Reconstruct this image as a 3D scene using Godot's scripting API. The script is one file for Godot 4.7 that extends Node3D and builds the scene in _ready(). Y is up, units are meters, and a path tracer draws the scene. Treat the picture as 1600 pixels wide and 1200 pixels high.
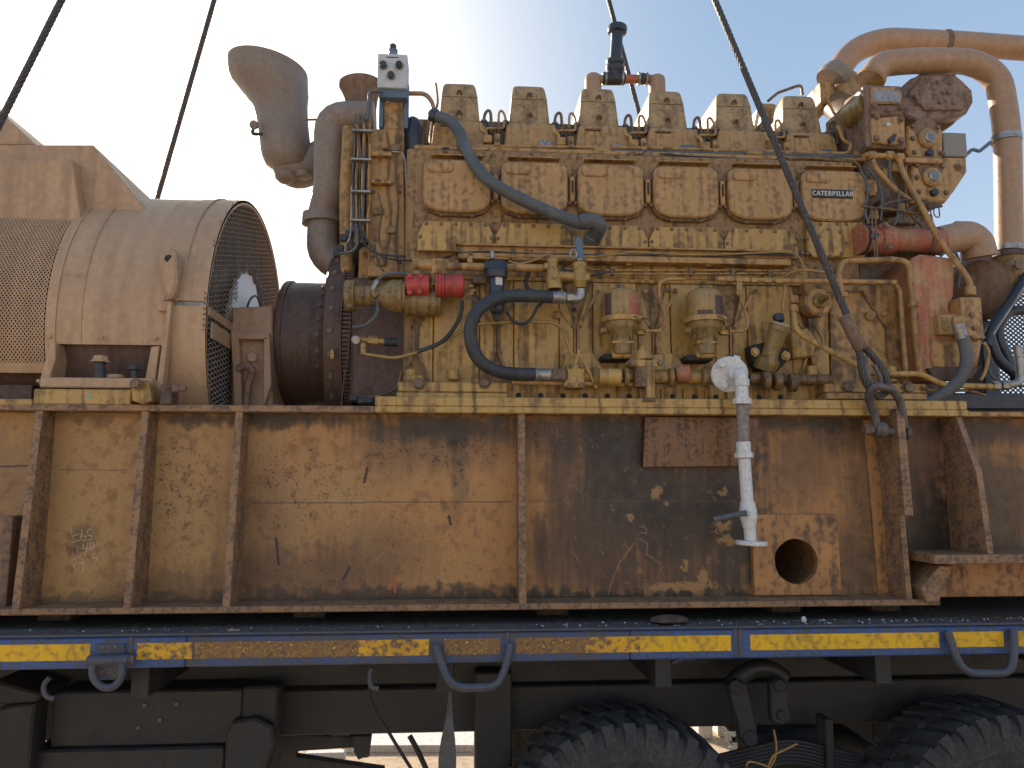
extends Node3D
# A diesel generating set on a steel skid, slung over the bed of a flatbed truck.
# x runs along the truck, y up, z towards the camera; metres.

var M = {}          # materials
var noise_img = []  # shared seamless noise pictures
var bolt_mesh
var stud_mesh

func _ready():
	set_view()
	make_materials()
	bolt_mesh = hex_mesh(); stud_mesh = dome_mesh()
	build_ground()
	build_truck()
	build_skid()
	build_generator()
	build_engine()
	build_slings()
	build_small()

func set_view():
	var cam = Camera3D.new(); cam.name = "camera"; add_child(cam)
	cam.position = Vector3(0, 2.45, 3.97); cam.rotation_degrees = Vector3(7.5, -4.0, 0)
	cam.fov = 52.8; cam.near = 0.05; cam.far = 3000.0; cam.current = true
	var env = Environment.new()
	env.background_mode = Environment.BG_SKY
	var sm = ProceduralSkyMaterial.new()
	sm.sky_top_color = Color(0.43, 0.53, 0.65); sm.sky_horizon_color = Color(0.73, 0.778, 0.83)
	sm.sky_curve = 0.22; sm.sun_angle_max = 62.0; sm.sun_curve = 0.42
	sm.ground_bottom_color = Color(0.45, 0.38, 0.3); sm.ground_horizon_color = Color(0.75, 0.72, 0.68)
	var sky = Sky.new(); sky.sky_material = sm; env.sky = sky
	env.tonemap_mode = Environment.TONE_MAPPER_LINEAR
	env.tonemap_exposure = 1.75
	env.sdfgi_enabled = true; env.ssao_enabled = true; env.ssil_enabled = true
	var we = WorldEnvironment.new(); we.name = "environment"; we.environment = env; add_child(we)
	var sun = DirectionalLight3D.new(); sun.name = "sun"; add_child(sun)
	# low sun behind the generator, up and to the left
	sun.look_at_from_position(Vector3(-0.4655, 0.386, -0.7964), Vector3.ZERO)
	sun.light_energy = 1.6; sun.light_color = Color(1, 0.95, 0.86); sun.light_angular_distance = 0.53; sun.shadow_enabled = true

# ---------------------------------------------------------------- helpers
func v3(a):
	var o = []
	for i in range(0, a.size(), 3): o.append(Vector3(a[i], a[i + 1], a[i + 2]))
	return o
func v2(a):
	var o = PackedVector2Array()
	for i in range(0, a.size(), 2): o.append(Vector2(a[i], a[i + 1]))
	return o

class MB:
	var V = PackedVector3Array()
	var N = PackedVector3Array()
	var U = PackedVector2Array()
	var use_uv = false
	var uvf = Rect2(0, 0, 1, 1)
	func tri(a, b, c, na, nb, nc):
		if (b - a).cross(c - a).dot(na + nb + nc) > 0.0:
			V.append(a); V.append(c); V.append(b); N.append(na); N.append(nc); N.append(nb)
		else:
			V.append(a); V.append(b); V.append(c); N.append(na); N.append(nb); N.append(nc)
	func quad(a, b, c, d, n):
		tri(a, b, c, n, n, n); tri(a, c, d, n, n, n)
	func face(pts, n):
		for i in range(1, pts.size() - 1): tri(pts[0], pts[i], pts[i + 1], n, n, n)
	# rows of points joined into a skin; smooth where neighbouring faces turn less than about 40 degrees
	func grid(rows, closed, cap0 = true, cap1 = true, limit = 0.74):
		var nr = rows.size()
		var nc = rows[0].size()
		var uq = nc if closed else nc - 1
		var cen = []
		for r in rows:
			var s = Vector3.ZERO
			for p in r: s += p
			cen.append(s / nc)
		var fn = []
		for j in nr - 1:
			var line = []
			var mid = (cen[j] + cen[j + 1]) * 0.5
			for i in uq:
				var k = (i + 1) % nc
				var a = rows[j][i]; var b = rows[j][k]; var c = rows[j + 1][k]; var d = rows[j + 1][i]
				var n = (c - a).cross(d - b)
				if n.length_squared() < 1e-16: n = (b - a).cross(d - a)
				n = n.normalized()
				line.append(n)
			fn.append(line)
		# one orientation for the whole skin
		if closed:
			var s = 0.0
			for j in nr - 1:
				var ax = cen[j + 1] - cen[j]
				for i in uq:
					var o = rows[j][i] - cen[j]
					s += fn[j][i].dot(o)
			if s < 0:
				for j in nr - 1:
					for i in uq: fn[j][i] = -fn[j][i]
		for j in nr - 1:
			for i in uq:
				var k = (i + 1) % nc
				var n = fn[j][i]
				var q = [rows[j][i], rows[j][k], rows[j + 1][k], rows[j + 1][i]]
				var cn = []
				for e in [[-1, -1], [1, -1], [1, 1], [-1, 1]]:
					var s = n
					var ii = i + e[0]
					var jj = j + e[1]
					if closed: ii = (ii + uq) % uq
					var iok = ii >= 0 and ii < uq
					var jok = jj >= 0 and jj < nr - 1
					if iok and fn[j][ii].dot(n) > limit: s += fn[j][ii]
					if jok and fn[jj][i].dot(n) > limit: s += fn[jj][i]
					if iok and jok and fn[jj][ii].dot(n) > limit: s += fn[jj][ii]
					cn.append(s.normalized())
				tri(q[0], q[1], q[2], cn[0], cn[1], cn[2]); tri(q[0], q[2], q[3], cn[0], cn[2], cn[3])
		if closed and cap0: cap(rows[0], cen[0], (cen[0] - cen[min(1, nr - 1)]))
		if closed and cap1: cap(rows[nr - 1], cen[nr - 1], (cen[nr - 1] - cen[nr - 2]))
	func cap(r, c, dirn):
		var n = (r[1] - c).cross(r[0] - c)
		if n.length_squared() < 1e-14: return
		n = n.normalized()
		if n.dot(dirn) < 0: n = -n
		for i in r.size(): tri(c, r[i], r[(i + 1) % r.size()], n, n, n)
	func box(c, s, bev = 0.0):
		var h = s * 0.5
		var b = min(bev, min(h.x, min(h.y, h.z)) * 0.9)
		if b <= 0.0:
			for ax in 3:
				for sg in [-1.0, 1.0]:
					var n = Vector3.ZERO; n[ax] = sg
					var p = Vector3.ZERO; p[(ax + 1) % 3] = h[(ax + 1) % 3]
					var q = Vector3.ZERO; q[(ax + 2) % 3] = h[(ax + 2) % 3]
					var o = c + n * h[ax]
					quad(o - p - q, o + p - q, o + p + q, o - p + q, n)
			return
		for ax in 3:
			var a1 = (ax + 1) % 3
			var a2 = (ax + 2) % 3
			for sg in [-1.0, 1.0]:
				var n = Vector3.ZERO; n[ax] = sg
				var p = Vector3.ZERO; p[a1] = h[a1] - b
				var q = Vector3.ZERO; q[a2] = h[a2] - b
				var o = c + n * h[ax]
				quad(o - p - q, o + p - q, o + p + q, o - p + q, n)
				for s2 in [-1.0, 1.0]:   # edges along a2
					var e = Vector3.ZERO; e[a1] = s2
					var n2 = (n + e).normalized()
					var f1 = c + n * h[ax] + e * (h[a1] - b)
					var f2 = c + n * (h[ax] - b) + e * h[a1]
					quad(f1 - q, f1 + q, f2 + q, f2 - q, n2)
		for sx in [-1.0, 1.0]:
			for sy in [-1.0, 1.0]:
				for sz in [-1.0, 1.0]:
					var g = Vector3(sx, sy, sz)
					var n = g.normalized()
					tri(c + Vector3(sx * h.x, sy * (h.y - b), sz * (h.z - b)), c + Vector3(sx * (h.x - b), sy * h.y, sz * (h.z - b)), c + Vector3(sx * (h.x - b), sy * (h.y - b), sz * h.z), n, n, n)
	# outline in x, y pushed from z0 (back) to z1 (front), front edge chamfered
	func prism(poly, z0, z1, bev = 0.0, lift = null):
		var n = poly.size()
		var area = 0.0
		for i in n: area += poly[i].cross(poly[(i + 1) % n])
		var sgn = 1.0 if area > 0 else -1.0
		var inner = []
		for i in n:
			var a = (poly[i] - poly[(i + n - 1) % n]).normalized()
			var b = (poly[(i + 1) % n] - poly[i]).normalized()
			var na = Vector2(-a.y, a.x) * sgn
			var nb = Vector2(-b.y, b.x) * sgn
			var m = (na + nb)
			m = m / max(0.35, m.length_squared()) * 2.0
			inner.append(poly[i] + m * bev)
		var rows = []
		var mk = func(pp, z):
			var o = []
			for p in pp: o.append(Vector3(p.x, p.y, z))
			return o
		rows.append(mk.call(poly, z0)); rows.append(mk.call(poly, z1 - bev))
		if bev > 0.0: rows.append(mk.call(inner, z1))
		grid(rows, true, false, false, 0.8)
		var fp = PackedVector2Array(inner if bev > 0.0 else poly)
		var t = Geometry2D.triangulate_polygon(fp)
		for i in range(0, t.size(), 3):
			tri(Vector3(fp[t[i]].x, fp[t[i]].y, z1), Vector3(fp[t[i + 1]].x, fp[t[i + 1]].y, z1), Vector3(fp[t[i + 2]].x, fp[t[i + 2]].y, z1), Vector3.BACK, Vector3.BACK, Vector3.BACK)
		var bp = PackedVector2Array(poly)
		t = Geometry2D.triangulate_polygon(bp)
		for i in range(0, t.size(), 3):
			tri(Vector3(bp[t[i]].x, bp[t[i]].y, z0), Vector3(bp[t[i + 1]].x, bp[t[i + 1]].y, z0), Vector3(bp[t[i + 2]].x, bp[t[i + 2]].y, z0), Vector3.FORWARD, Vector3.FORWARD, Vector3.FORWARD)
	func tube(path, r, sides = 10, r1 = -1.0, caps = true):
		var rows = []
		var up = Vector3(0.123, 0.31, 0.94)
		var np = path.size()
		var prev = Vector3.ZERO
		for i in np:
			var t
			if i == 0: t = path[1] - path[0]
			elif i == np - 1: t = path[i] - path[i - 1]
			else: t = (path[i] - path[i - 1]).normalized() + (path[i + 1] - path[i]).normalized()
			t = t.normalized()
			if i == 0:
				prev = up.cross(t)
				if prev.length() < 0.1: prev = Vector3.RIGHT.cross(t)
			prev = (prev - t * prev.dot(t)).normalized()
			var w = t.cross(prev)
			var rr = r if r1 < 0 else lerp(r, r1, float(i) / (np - 1))
			var row = []
			for k in sides:
				var a = TAU * k / sides
				row.append(path[i] + (prev * cos(a) + w * sin(a)) * rr)
			rows.append(row)
		grid(rows, true, caps, caps, 0.3)
	# surface of revolution round the line from a towards b; profile of [distance, radius]
	func lathe(a, b, prof, sides = 20, caps = true, limit = 0.74):
		var t = (b - a).normalized()
		var p = Vector3(0.2, 0.35, 0.9).cross(t)
		p = p.normalized()
		var w = t.cross(p)
		var rows = []
		for q in prof:
			var row = []
			for k in sides:
				var an = TAU * (k + 0.5) / sides
				row.append(a + t * q[0] + (p * cos(an) + w * sin(an)) * max(q[1], 0.0004))
			rows.append(row)
		grid(rows, true, caps, caps, limit)
	func mesh():
		var arr = []; arr.resize(Mesh.ARRAY_MAX)
		arr[Mesh.ARRAY_VERTEX] = V; arr[Mesh.ARRAY_NORMAL] = N
		if use_uv:
			U.resize(V.size())
			for i in V.size(): U[i] = Vector2((V[i].x - uvf.position.x) / uvf.size.x, 1.0 - (V[i].y - uvf.position.y) / uvf.size.y)
			arr[Mesh.ARRAY_TEX_UV] = U
		var m = ArrayMesh.new(); m.add_surface_from_arrays(Mesh.PRIMITIVE_TRIANGLES, arr)
		return m

func where(o):
	var p = Vector3.ZERO
	while o != self:
		p += o.position; o = o.get_parent()
	return p
func numbered(called):
	if not has_node(called): return called
	var i = 1
	while has_node("%s_%03d" % [called, i]): i += 1
	return "%s_%03d" % [called, i]
func tag(o, label, category, group = "", kind = ""):
	if label: o.set_meta("label", label)
	if category: o.set_meta("category", category)
	if group: o.set_meta("group", group)
	if kind: o.set_meta("kind", kind)
	return o
func thing(called, label, category, at, group = ""):
	var o = Node3D.new(); o.name = numbered(called); add_child(o); o.position = at
	return tag(o, label, category, group)
# commits a builder as one named mesh under its parent; the builder's points are in the world's axes
func pt(parent, called, b, m, label = ""):
	var o = MeshInstance3D.new(); o.mesh = b.mesh(); o.material_override = m
	o.name = called if parent != self else numbered(called)
	parent.add_child(o, true); o.position = -where(parent)
	if label: o.set_meta("label", label)
	return o
func struct(called, b, m):
	var o = pt(self, called, b, m); o.set_meta("kind", "structure"); return o
func bx(parent, called, m, c, s, bev = 0.004):
	var b = MB.new(); b.box(c, s, bev); return pt(parent, called, b, m)
func pr(parent, called, m, poly, z0, z1, bev = 0.004):
	var b = MB.new(); b.prism(poly, z0, z1, bev); return pt(parent, called, b, m)
func rr(c, s, r, n = 4):   # rounded rectangle outline
	var o = PackedVector2Array()
	var h = s * 0.5
	for q in 4:
		var cc = c + Vector2((h.x - r) * [1, -1, -1, 1][q], (h.y - r) * [1, 1, -1, -1][q])
		for i in n + 1:
			var a = PI * 0.5 * (q + float(i) / n)
			o.append(cc + Vector2(cos(a), sin(a)) * r)
	return o
func circ(c, r, n = 20, wob = 0.0, k = 0):
	var o = PackedVector2Array()
	for i in n:
		var a = TAU * i / n
		o.append(c + Vector2(cos(a), sin(a)) * (r + wob * cos(a * k)))
	return o
# pipe along straight runs with rounded bends
func fillet(pts, bend):
	if pts.size() < 3: return pts
	var o = [pts[0]]
	for i in range(1, pts.size() - 1):
		var a = pts[i - 1] - pts[i]
		var b = pts[i + 1] - pts[i]
		var l = min(bend, min(a.length(), b.length()) * 0.48)
		var p0 = pts[i] + a.normalized() * l
		var p1 = pts[i] + b.normalized() * l
		for k in 6:
			var t = k / 5.0
			o.append(p0.lerp(pts[i], t).lerp(pts[i].lerp(p1, t), t))
	o.append(pts[pts.size() - 1])
	return o
func smooth(pts, n = 6):   # Catmull-Rom through the points, for hoses and cables
	var o = []
	var c = pts.size()
	for i in c - 1:
		for k in n: o.append(pts[i].cubic_interpolate(pts[i + 1], pts[max(i - 1, 0)], pts[min(i + 2, c - 1)], float(k) / n))
	o.append(pts[c - 1])
	return o
func pipe(parent, called, m, pts, r, bend = 0.06, sides = 12):
	var b = MB.new(); b.tube(fillet(pts, bend), r, sides); return pt(parent, called, b, m)
func hose(parent, called, m, pts, r, sides = 10, n = 6):
	var b = MB.new(); b.tube(smooth(pts, n), r, sides); return pt(parent, called, b, m)
func la(parent, called, m, a, b_, prof, sides = 20):
	var b = MB.new(); b.lathe(a, b_, prof, sides); return pt(parent, called, b, m)
func cyl(parent, called, m, a, b_, r, bev = 0.004, sides = 18):
	var l = a.distance_to(b_)
	bev = min(bev, min(l * 0.3, r * 0.4))
	return la(parent, called, m, a, b_, [[0, r - bev], [bev, r], [l - bev, r], [l, r - bev]], sides)
func hex_mesh():
	var b = MB.new(); b.lathe(Vector3.ZERO, Vector3.BACK, [[0, 1.35], [0.18, 1.35], [0.19, 1.0], [0.75, 1.0], [0.9, 0.86]], 6); return b.mesh()
func dome_mesh():
	var b = MB.new(); b.lathe(Vector3.ZERO, Vector3.BACK, [[0, 1.0], [0.3, 0.95], [0.55, 0.7], [0.68, 0.3]], 8); return b.mesh()
func bolts(parent, m, pts, r = 0.011, mesh = null, dirn = Vector3.BACK, called = "bolt"):
	var base = where(parent)
	for i in pts.size():
		var o = MeshInstance3D.new(); o.mesh = mesh if mesh else bolt_mesh; o.material_override = m; o.name = called
		parent.add_child(o, true)
		var bs = Basis.IDENTITY
		if dirn != Vector3.BACK: bs = Basis.looking_at(-dirn, Vector3(0.1, 1, 0.05))
		bs = bs * Basis(Vector3.BACK, i * 0.7)
		o.transform = Transform3D(bs.scaled_local(Vector3.ONE * r), pts[i] - base)
func lettering(parent, called, m, txt, c, size, depth, serif = false):
	var t = TextMesh.new(); t.text = txt
	var f = SystemFont.new(); f.font_names = PackedStringArray(["Droid Sans"]); f.font_weight = 700
	t.font = f; t.font_size = 48; t.pixel_size = size / 36.0; t.depth = depth
	var o = MeshInstance3D.new(); o.mesh = t; o.material_override = m; o.name = called
	parent.add_child(o, true); o.position = c - where(parent)
	return o

# ---------------------------------------------------------------- materials
func lin(r, g, b): return Color(r, g, b).linear_to_srgb()
# paint or metal with patches (c1 to c2), grime (cd), streaks running down and small chips (cc); colours are linear
func paint(c1, c2, cd, cc, dirt, chips, rough, sd, tile = 1.6, streak = 0.5, size = 512, metal = 0.0):
	c1 = lin(c1[0], c1[1], c1[2]); c2 = lin(c2[0], c2[1], c2[2]); cd = lin(cd[0], cd[1], cd[2]); cc = lin(cc[0], cc[1], cc[2])
	var A = noise_img[0]; var B = noise_img[1]; var C = noise_img[2]
	var data = PackedByteArray(); data.resize(size * size * 3)
	var rdat = PackedByteArray(); rdat.resize(size * size)
	var k = 0
	var s1 = sd * 137; var s2 = sd * 71
	for y in size:
		var ya = ((y + s1) & 511) * 512
		var yb = ((y * 2 + s2) & 511) * 512
		var ys = (((y >> 3) + s1) & 511) * 512
		for x in size:
			var a = A[ya + ((x + s2) & 511)] * 0.003922
			var b = B[yb + ((x * 2 + s1) & 511)] * 0.003922
			var st = B[ys + ((x * 2 + s2) & 511)] * 0.003922
			var c = C[((y + s2) & 511) * 512 + ((x + s1) & 511)] * 0.003922
			var t = clampf((a - 0.3) * 2.2 + (c - 0.5) * 0.5, 0.0, 1.0)
			var g = clampf((b * (1.0 - streak) + st * streak + a * 0.35 - 0.62) * 3.2, 0.0, 1.0) * dirt
			g = clampf(g + (c - 0.5) * 0.25 * dirt, 0.0, 1.0)
			var r0 = c1.r + (c2.r - c1.r) * t; var g0 = c1.g + (c2.g - c1.g) * t; var b0 = c1.b + (c2.b - c1.b) * t
			r0 += (cd.r - r0) * g; g0 += (cd.g - g0) * g; b0 += (cd.b - b0) * g
			var ch = clampf((c * 0.65 + b * 0.35 - (0.86 - chips * 0.3)) * 14.0, 0.0, 1.0) if chips > 0.0 else 0.0
			r0 += (cc.r - r0) * ch; g0 += (cc.g - g0) * ch; b0 += (cc.b - b0) * ch
			var f = 0.955 + c * 0.09
			data[k * 3] = int(clampf(r0 * f, 0, 1) * 255.0); data[k * 3 + 1] = int(clampf(g0 * f, 0, 1) * 255.0); data[k * 3 + 2] = int(clampf(b0 * f, 0, 1) * 255.0)
			rdat[k] = int(clampf(rough + (a - 0.5) * 0.35 + (g - 0.2) * 0.15, 0.08, 1.0) * 255.0)
			k += 1
	var m = StandardMaterial3D.new()
	m.albedo_texture = ImageTexture.create_from_image(Image.create_from_data(size, size, false, Image.FORMAT_RGB8, data))
	m.roughness = rough
	if size > 256:
		m.roughness = 1.0; m.roughness_texture = ImageTexture.create_from_image(Image.create_from_data(size, size, false, Image.FORMAT_L8, rdat))
		m.roughness_texture_channel = BaseMaterial3D.TEXTURE_CHANNEL_RED
	m.metallic = metal
	m.uv1_triplanar = true; m.uv1_world_triplanar = true
	m.uv1_scale = Vector3.ONE / tile; m.uv1_offset = Vector3(sd * 0.37, sd * 0.61, sd * 0.23)
	m.heightmap_enabled = true; m.heightmap_texture = M.relief; m.heightmap_scale = 0.12
	return m
func plain(c, rough, metal = 0.0):
	var m = StandardMaterial3D.new(); m.albedo_color = lin(c[0], c[1], c[2]); m.roughness = rough; m.metallic = metal; return m

func make_materials():
	for q in [[0.009, 4, 3], [0.022, 5, 8], [0.085, 4, 5]]:
		var n = FastNoiseLite.new(); n.noise_type = FastNoiseLite.TYPE_SIMPLEX_SMOOTH; n.frequency = q[0]; n.fractal_octaves = q[1]; n.seed = q[2]
		noise_img.append(n.get_seamless_image(512, 512).get_data())
	M.relief = ImageTexture.create_from_image(Image.create_from_data(512, 512, false, Image.FORMAT_L8, noise_img[2]))
	# engine paint: faded ochre, cleaner or oilier by place
	M.ochre = paint([0.41, 0.23, 0.075], [0.48, 0.28, 0.10], [0.085, 0.05, 0.025], [0.22, 0.07, 0.035], 0.75, 0.25, 0.5, 1)
	M.olive = paint([0.44, 0.265, 0.072], [0.53, 0.335, 0.10], [0.10, 0.055, 0.022], [0.30, 0.08, 0.04], 0.8, 0.3, 0.42, 2, 1.3, 0.75)
	M.cover = paint([0.42, 0.245, 0.09], [0.48, 0.295, 0.12], [0.13, 0.075, 0.04], [0.20, 0.09, 0.05], 0.65, 0.3, 0.55, 3, 1.1)
	M.valve = paint([0.44, 0.30, 0.14], [0.38, 0.24, 0.10], [0.09, 0.065, 0.045], [0.2, 0.12, 0.07], 0.65, 0.3, 0.5, 4, 0.9)
	M.oily = paint([0.17, 0.10, 0.045], [0.26, 0.155, 0.065], [0.025, 0.018, 0.012], [0.3, 0.2, 0.08], 0.8, 0.2, 0.38, 5, 0.9)
	M.tan = paint([0.46, 0.295, 0.17], [0.52, 0.34, 0.20], [0.24, 0.15, 0.09], [0.2, 0.1, 0.06], 0.4, 0.12, 0.55, 6, 2.2, 0.7)
	M.tanpipe = paint([0.36, 0.225, 0.135], [0.42, 0.265, 0.16], [0.24, 0.13, 0.08], [0.25, 0.12, 0.07], 0.35, 0.1, 0.45, 7, 1.4, 0.4)
	M.rust = paint([0.19, 0.115, 0.075], [0.26, 0.165, 0.105], [0.06, 0.04, 0.03], [0.32, 0.16, 0.08], 0.6, 0.3, 0.75, 8, 1.0)
	M.brown = paint([0.095, 0.055, 0.042], [0.14, 0.08, 0.055], [0.035, 0.025, 0.022], [0.25, 0.13, 0.08], 0.6, 0.15, 0.6, 9, 1.2)
	M.orange = paint([0.44, 0.215, 0.07], [0.36, 0.18, 0.07], [0.08, 0.05, 0.035], [0.14, 0.07, 0.045], 0.75, 0.4, 0.55, 10, 1.2, 0.5)
	M.edge = paint([0.33, 0.185, 0.085], [0.25, 0.15, 0.085], [0.075, 0.052, 0.042], [0.36, 0.2, 0.1], 0.7, 0.45, 0.6, 11, 0.7, 0.2)
	M.red = paint([0.45, 0.05, 0.04], [0.5, 0.07, 0.055], [0.14, 0.03, 0.025], [0.12, 0.05, 0.04], 0.7, 0.2, 0.4, 12, 0.6, 0.4, 256)
	M.redworn = paint([0.42, 0.10, 0.06], [0.38, 0.24, 0.12], [0.14, 0.06, 0.04], [0.36, 0.23, 0.1], 0.5, 0.5, 0.6, 13, 0.8, 0.3)
	M.chipped = paint([0.43, 0.26, 0.115], [0.46, 0.15, 0.08], [0.15, 0.09, 0.05], [0.55, 0.13, 0.075], 0.5, 0.6, 0.5, 14, 0.9, 0.7)
	M.white = paint([0.66, 0.66, 0.64], [0.74, 0.74, 0.72], [0.30, 0.27, 0.24], [0.12, 0.09, 0.08], 0.4, 0.42, 0.5, 15, 0.5, 0.4)
	M.scraped = paint([0.25, 0.2, 0.18], [0.33, 0.28, 0.26], [0.10, 0.07, 0.06], [0.66, 0.66, 0.63], 0.6, 0.45, 0.6, 16, 0.4, 0.3, 256)
	M.rubber = paint([0.028, 0.032, 0.038], [0.045, 0.05, 0.056], [0.10, 0.085, 0.07], [0.08, 0.08, 0.08], 0.4, 0.1, 0.55, 17, 0.6, 0.2, 256)
	M.greyhose = paint([0.075, 0.085, 0.095], [0.11, 0.12, 0.13], [0.16, 0.13, 0.10], [0.2, 0.2, 0.2], 0.5, 0.2, 0.6, 18, 0.6, 0.2, 256)
	M.navy = paint([0.022, 0.032, 0.05], [0.032, 0.042, 0.06], [0.07, 0.06, 0.05], [0.1, 0.1, 0.1], 0.3, 0.1, 0.32, 19, 0.6, 0.2, 256)
	M.steel = paint([0.42, 0.41, 0.39], [0.32, 0.30, 0.28], [0.14, 0.11, 0.09], [0.2, 0.14, 0.1], 0.5, 0.2, 0.42, 20, 0.4, 0.2, 256, 0.75)
	M.bolt = paint([0.16, 0.11, 0.07], [0.26, 0.18, 0.10], [0.05, 0.04, 0.03], [0.3, 0.28, 0.25], 0.5, 0.3, 0.45, 21, 0.3, 0.1, 256, 0.2)
	M.rope = paint([0.09, 0.08, 0.075], [0.13, 0.115, 0.105], [0.03, 0.025, 0.022], [0.2, 0.12, 0.08], 0.5, 0.2, 0.5, 22, 0.4, 0.1, 256, 0.4)
	M.shackle = paint([0.17, 0.15, 0.14], [0.12, 0.105, 0.10], [0.05, 0.04, 0.035], [0.22, 0.12, 0.07], 0.5, 0.25, 0.55, 23, 0.4, 0.1, 256, 0.3)
	M.dark = paint([0.018, 0.018, 0.019], [0.028, 0.027, 0.026], [0.042, 0.036, 0.03], [0.07, 0.055, 0.04], 0.5, 0.15, 0.7, 24, 1.2)
	M.chassis = paint([0.016, 0.018, 0.021], [0.025, 0.027, 0.03], [0.05, 0.045, 0.04], [0.1, 0.08, 0.06], 0.45, 0.12, 0.6, 25, 1.5)
	M.tyre = paint([0.03, 0.03, 0.032], [0.048, 0.048, 0.048], [0.11, 0.098, 0.085], [0.10, 0.09, 0.08], 0.6, 0.2, 0.8, 26, 0.9, 0.3)
	M.blue = paint([0.025, 0.085, 0.27], [0.035, 0.10, 0.30], [0.085, 0.075, 0.075], [0.12, 0.08, 0.06], 1.0, 0.66, 0.5, 27, 0.8, 0.1)
	M.steelblue = paint([0.06, 0.075, 0.10], [0.11, 0.095, 0.09], [0.03, 0.07, 0.2], [0.16, 0.11, 0.08], 0.5, 0.4, 0.5, 28, 0.4, 0.2, 256, 0.2)
	M.deck = paint([0.10, 0.088, 0.078], [0.16, 0.14, 0.12], [0.025, 0.022, 0.02], [0.2, 0.17, 0.14], 0.7, 0.35, 0.7, 29, 0.9, 0.2)
	M.sand = paint([0.46, 0.33, 0.215], [0.52, 0.385, 0.26], [0.27, 0.18, 0.11], [0.52, 0.42, 0.32], 0.5, 0.4, 0.95, 30, 2.6, 0.1)
	M.concrete = paint([0.60, 0.58, 0.55], [0.68, 0.66, 0.63], [0.35, 0.31, 0.26], [0.3, 0.26, 0.22], 0.4, 0.3, 0.9, 31, 1.2, 0.1)
	M.panel = paint([0.5, 0.52, 0.52], [0.56, 0.58, 0.58], [0.3, 0.28, 0.25], [0.2, 0.2, 0.2], 0.3, 0.1, 0.4, 32, 0.6, 0.4, 256)
	M.brass = paint([0.42, 0.26, 0.08], [0.36, 0.24, 0.09], [0.12, 0.08, 0.03], [0.5, 0.4, 0.2], 0.5, 0.3, 0.4, 33, 0.4, 0.2, 256, 0.25)
	M.plate = paint([0.28, 0.29, 0.30], [0.35, 0.35, 0.35], [0.12, 0.11, 0.10], [0.1, 0.1, 0.1], 0.5, 0.3, 0.45, 34, 0.3, 0.2, 256, 0.4)
	M.blackplate = plain([0.02, 0.02, 0.022], 0.4)
	M.letter = plain([0.55, 0.54, 0.5], 0.45)
	M.mark = plain([0.25, 0.48, 0.45], 0.7)
	M.glass = plain([0.16, 0.19, 0.2], 0.12)
	M.pebble = plain([0.6, 0.58, 0.55], 0.8)
	M.whitegloss = plain([0.75, 0.76, 0.77], 0.35)
	M.timber = paint([0.09, 0.065, 0.045], [0.13, 0.09, 0.06], [0.03, 0.025, 0.02], [0.2, 0.15, 0.1], 0.6, 0.2, 0.85, 35, 0.6, 0.1, 256)
	M.oilplate = paint([0.17, 0.075, 0.025], [0.25, 0.11, 0.035], [0.035, 0.02, 0.013], [0.3, 0.16, 0.05], 0.75, 0.3, 0.4, 36, 0.8, 0.5)
	M.tape0 = paint([0.80, 0.46, 0.012], [0.72, 0.42, 0.015], [0.22, 0.13, 0.05], [0.16, 0.11, 0.08], 0.45, 0.36, 0.4, 37, 1.1, 0.1)
	M.tape1 = paint([0.74, 0.40, 0.015], [0.55, 0.28, 0.03], [0.16, 0.10, 0.07], [0.13, 0.09, 0.07], 0.95, 0.6, 0.5, 38, 0.9, 0.1)
	M.tape2 = paint([0.20, 0.105, 0.045], [0.32, 0.17, 0.04], [0.09, 0.065, 0.055], [0.75, 0.42, 0.02], 0.8, 0.66, 0.55, 39, 0.8, 0.1)
	M.greytan = paint([0.23, 0.185, 0.15], [0.29, 0.23, 0.18], [0.15, 0.11, 0.09], [0.2, 0.12, 0.08], 0.4, 0.15, 0.55, 40, 1.2, 0.4)
	M.blueplate = plain([0.10, 0.15, 0.21], 0.45)
	M.greybox = plain([0.24, 0.225, 0.2], 0.6)
	M.oliveoil = paint([0.24, 0.16, 0.055], [0.32, 0.21, 0.075], [0.05, 0.032, 0.015], [0.36, 0.25, 0.1], 0.75, 0.25, 0.4, 41, 0.7, 0.5)
	M.canister = paint([0.38, 0.26, 0.085], [0.34, 0.20, 0.08], [0.15, 0.10, 0.045], [0.44, 0.12, 0.06], 0.55, 0.38, 0.42, 42, 0.5, 0.3)
	M.sticker = plain([0.085, 0.05, 0.045], 0.5)
	M.scrapedwhite = M.scraped
	M.capgrey = plain([0.42, 0.37, 0.28], 0.6)
	M.blueworn = paint([0.035, 0.075, 0.19], [0.06, 0.075, 0.11], [0.10, 0.085, 0.08], [0.13, 0.09, 0.07], 1.0, 0.6, 0.55, 44, 0.9, 0.1)
	M.rusttan = paint([0.27, 0.175, 0.115], [0.20, 0.125, 0.085], [0.06, 0.04, 0.032], [0.36, 0.24, 0.15], 0.6, 0.3, 0.6, 45, 0.8, 0.4)
	M.plaster = paint([0.62, 0.50, 0.36], [0.66, 0.54, 0.40], [0.45, 0.35, 0.25], [0.5, 0.42, 0.34], 0.4, 0.3, 0.9, 46, 3.0, 0.5, 256)
	M.block = paint([0.27, 0.155, 0.055], [0.35, 0.205, 0.075], [0.07, 0.042, 0.02], [0.2, 0.08, 0.04], 0.8, 0.25, 0.5, 47, 1.0)  # block paint, darkened partly to stand in for crevice shade between the covers
	M.galvanised = paint([0.46, 0.43, 0.39], [0.52, 0.48, 0.43], [0.3, 0.24, 0.18], [0.2, 0.14, 0.1], 0.4, 0.2, 0.5, 48, 0.8, 0.3, 256)

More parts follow.
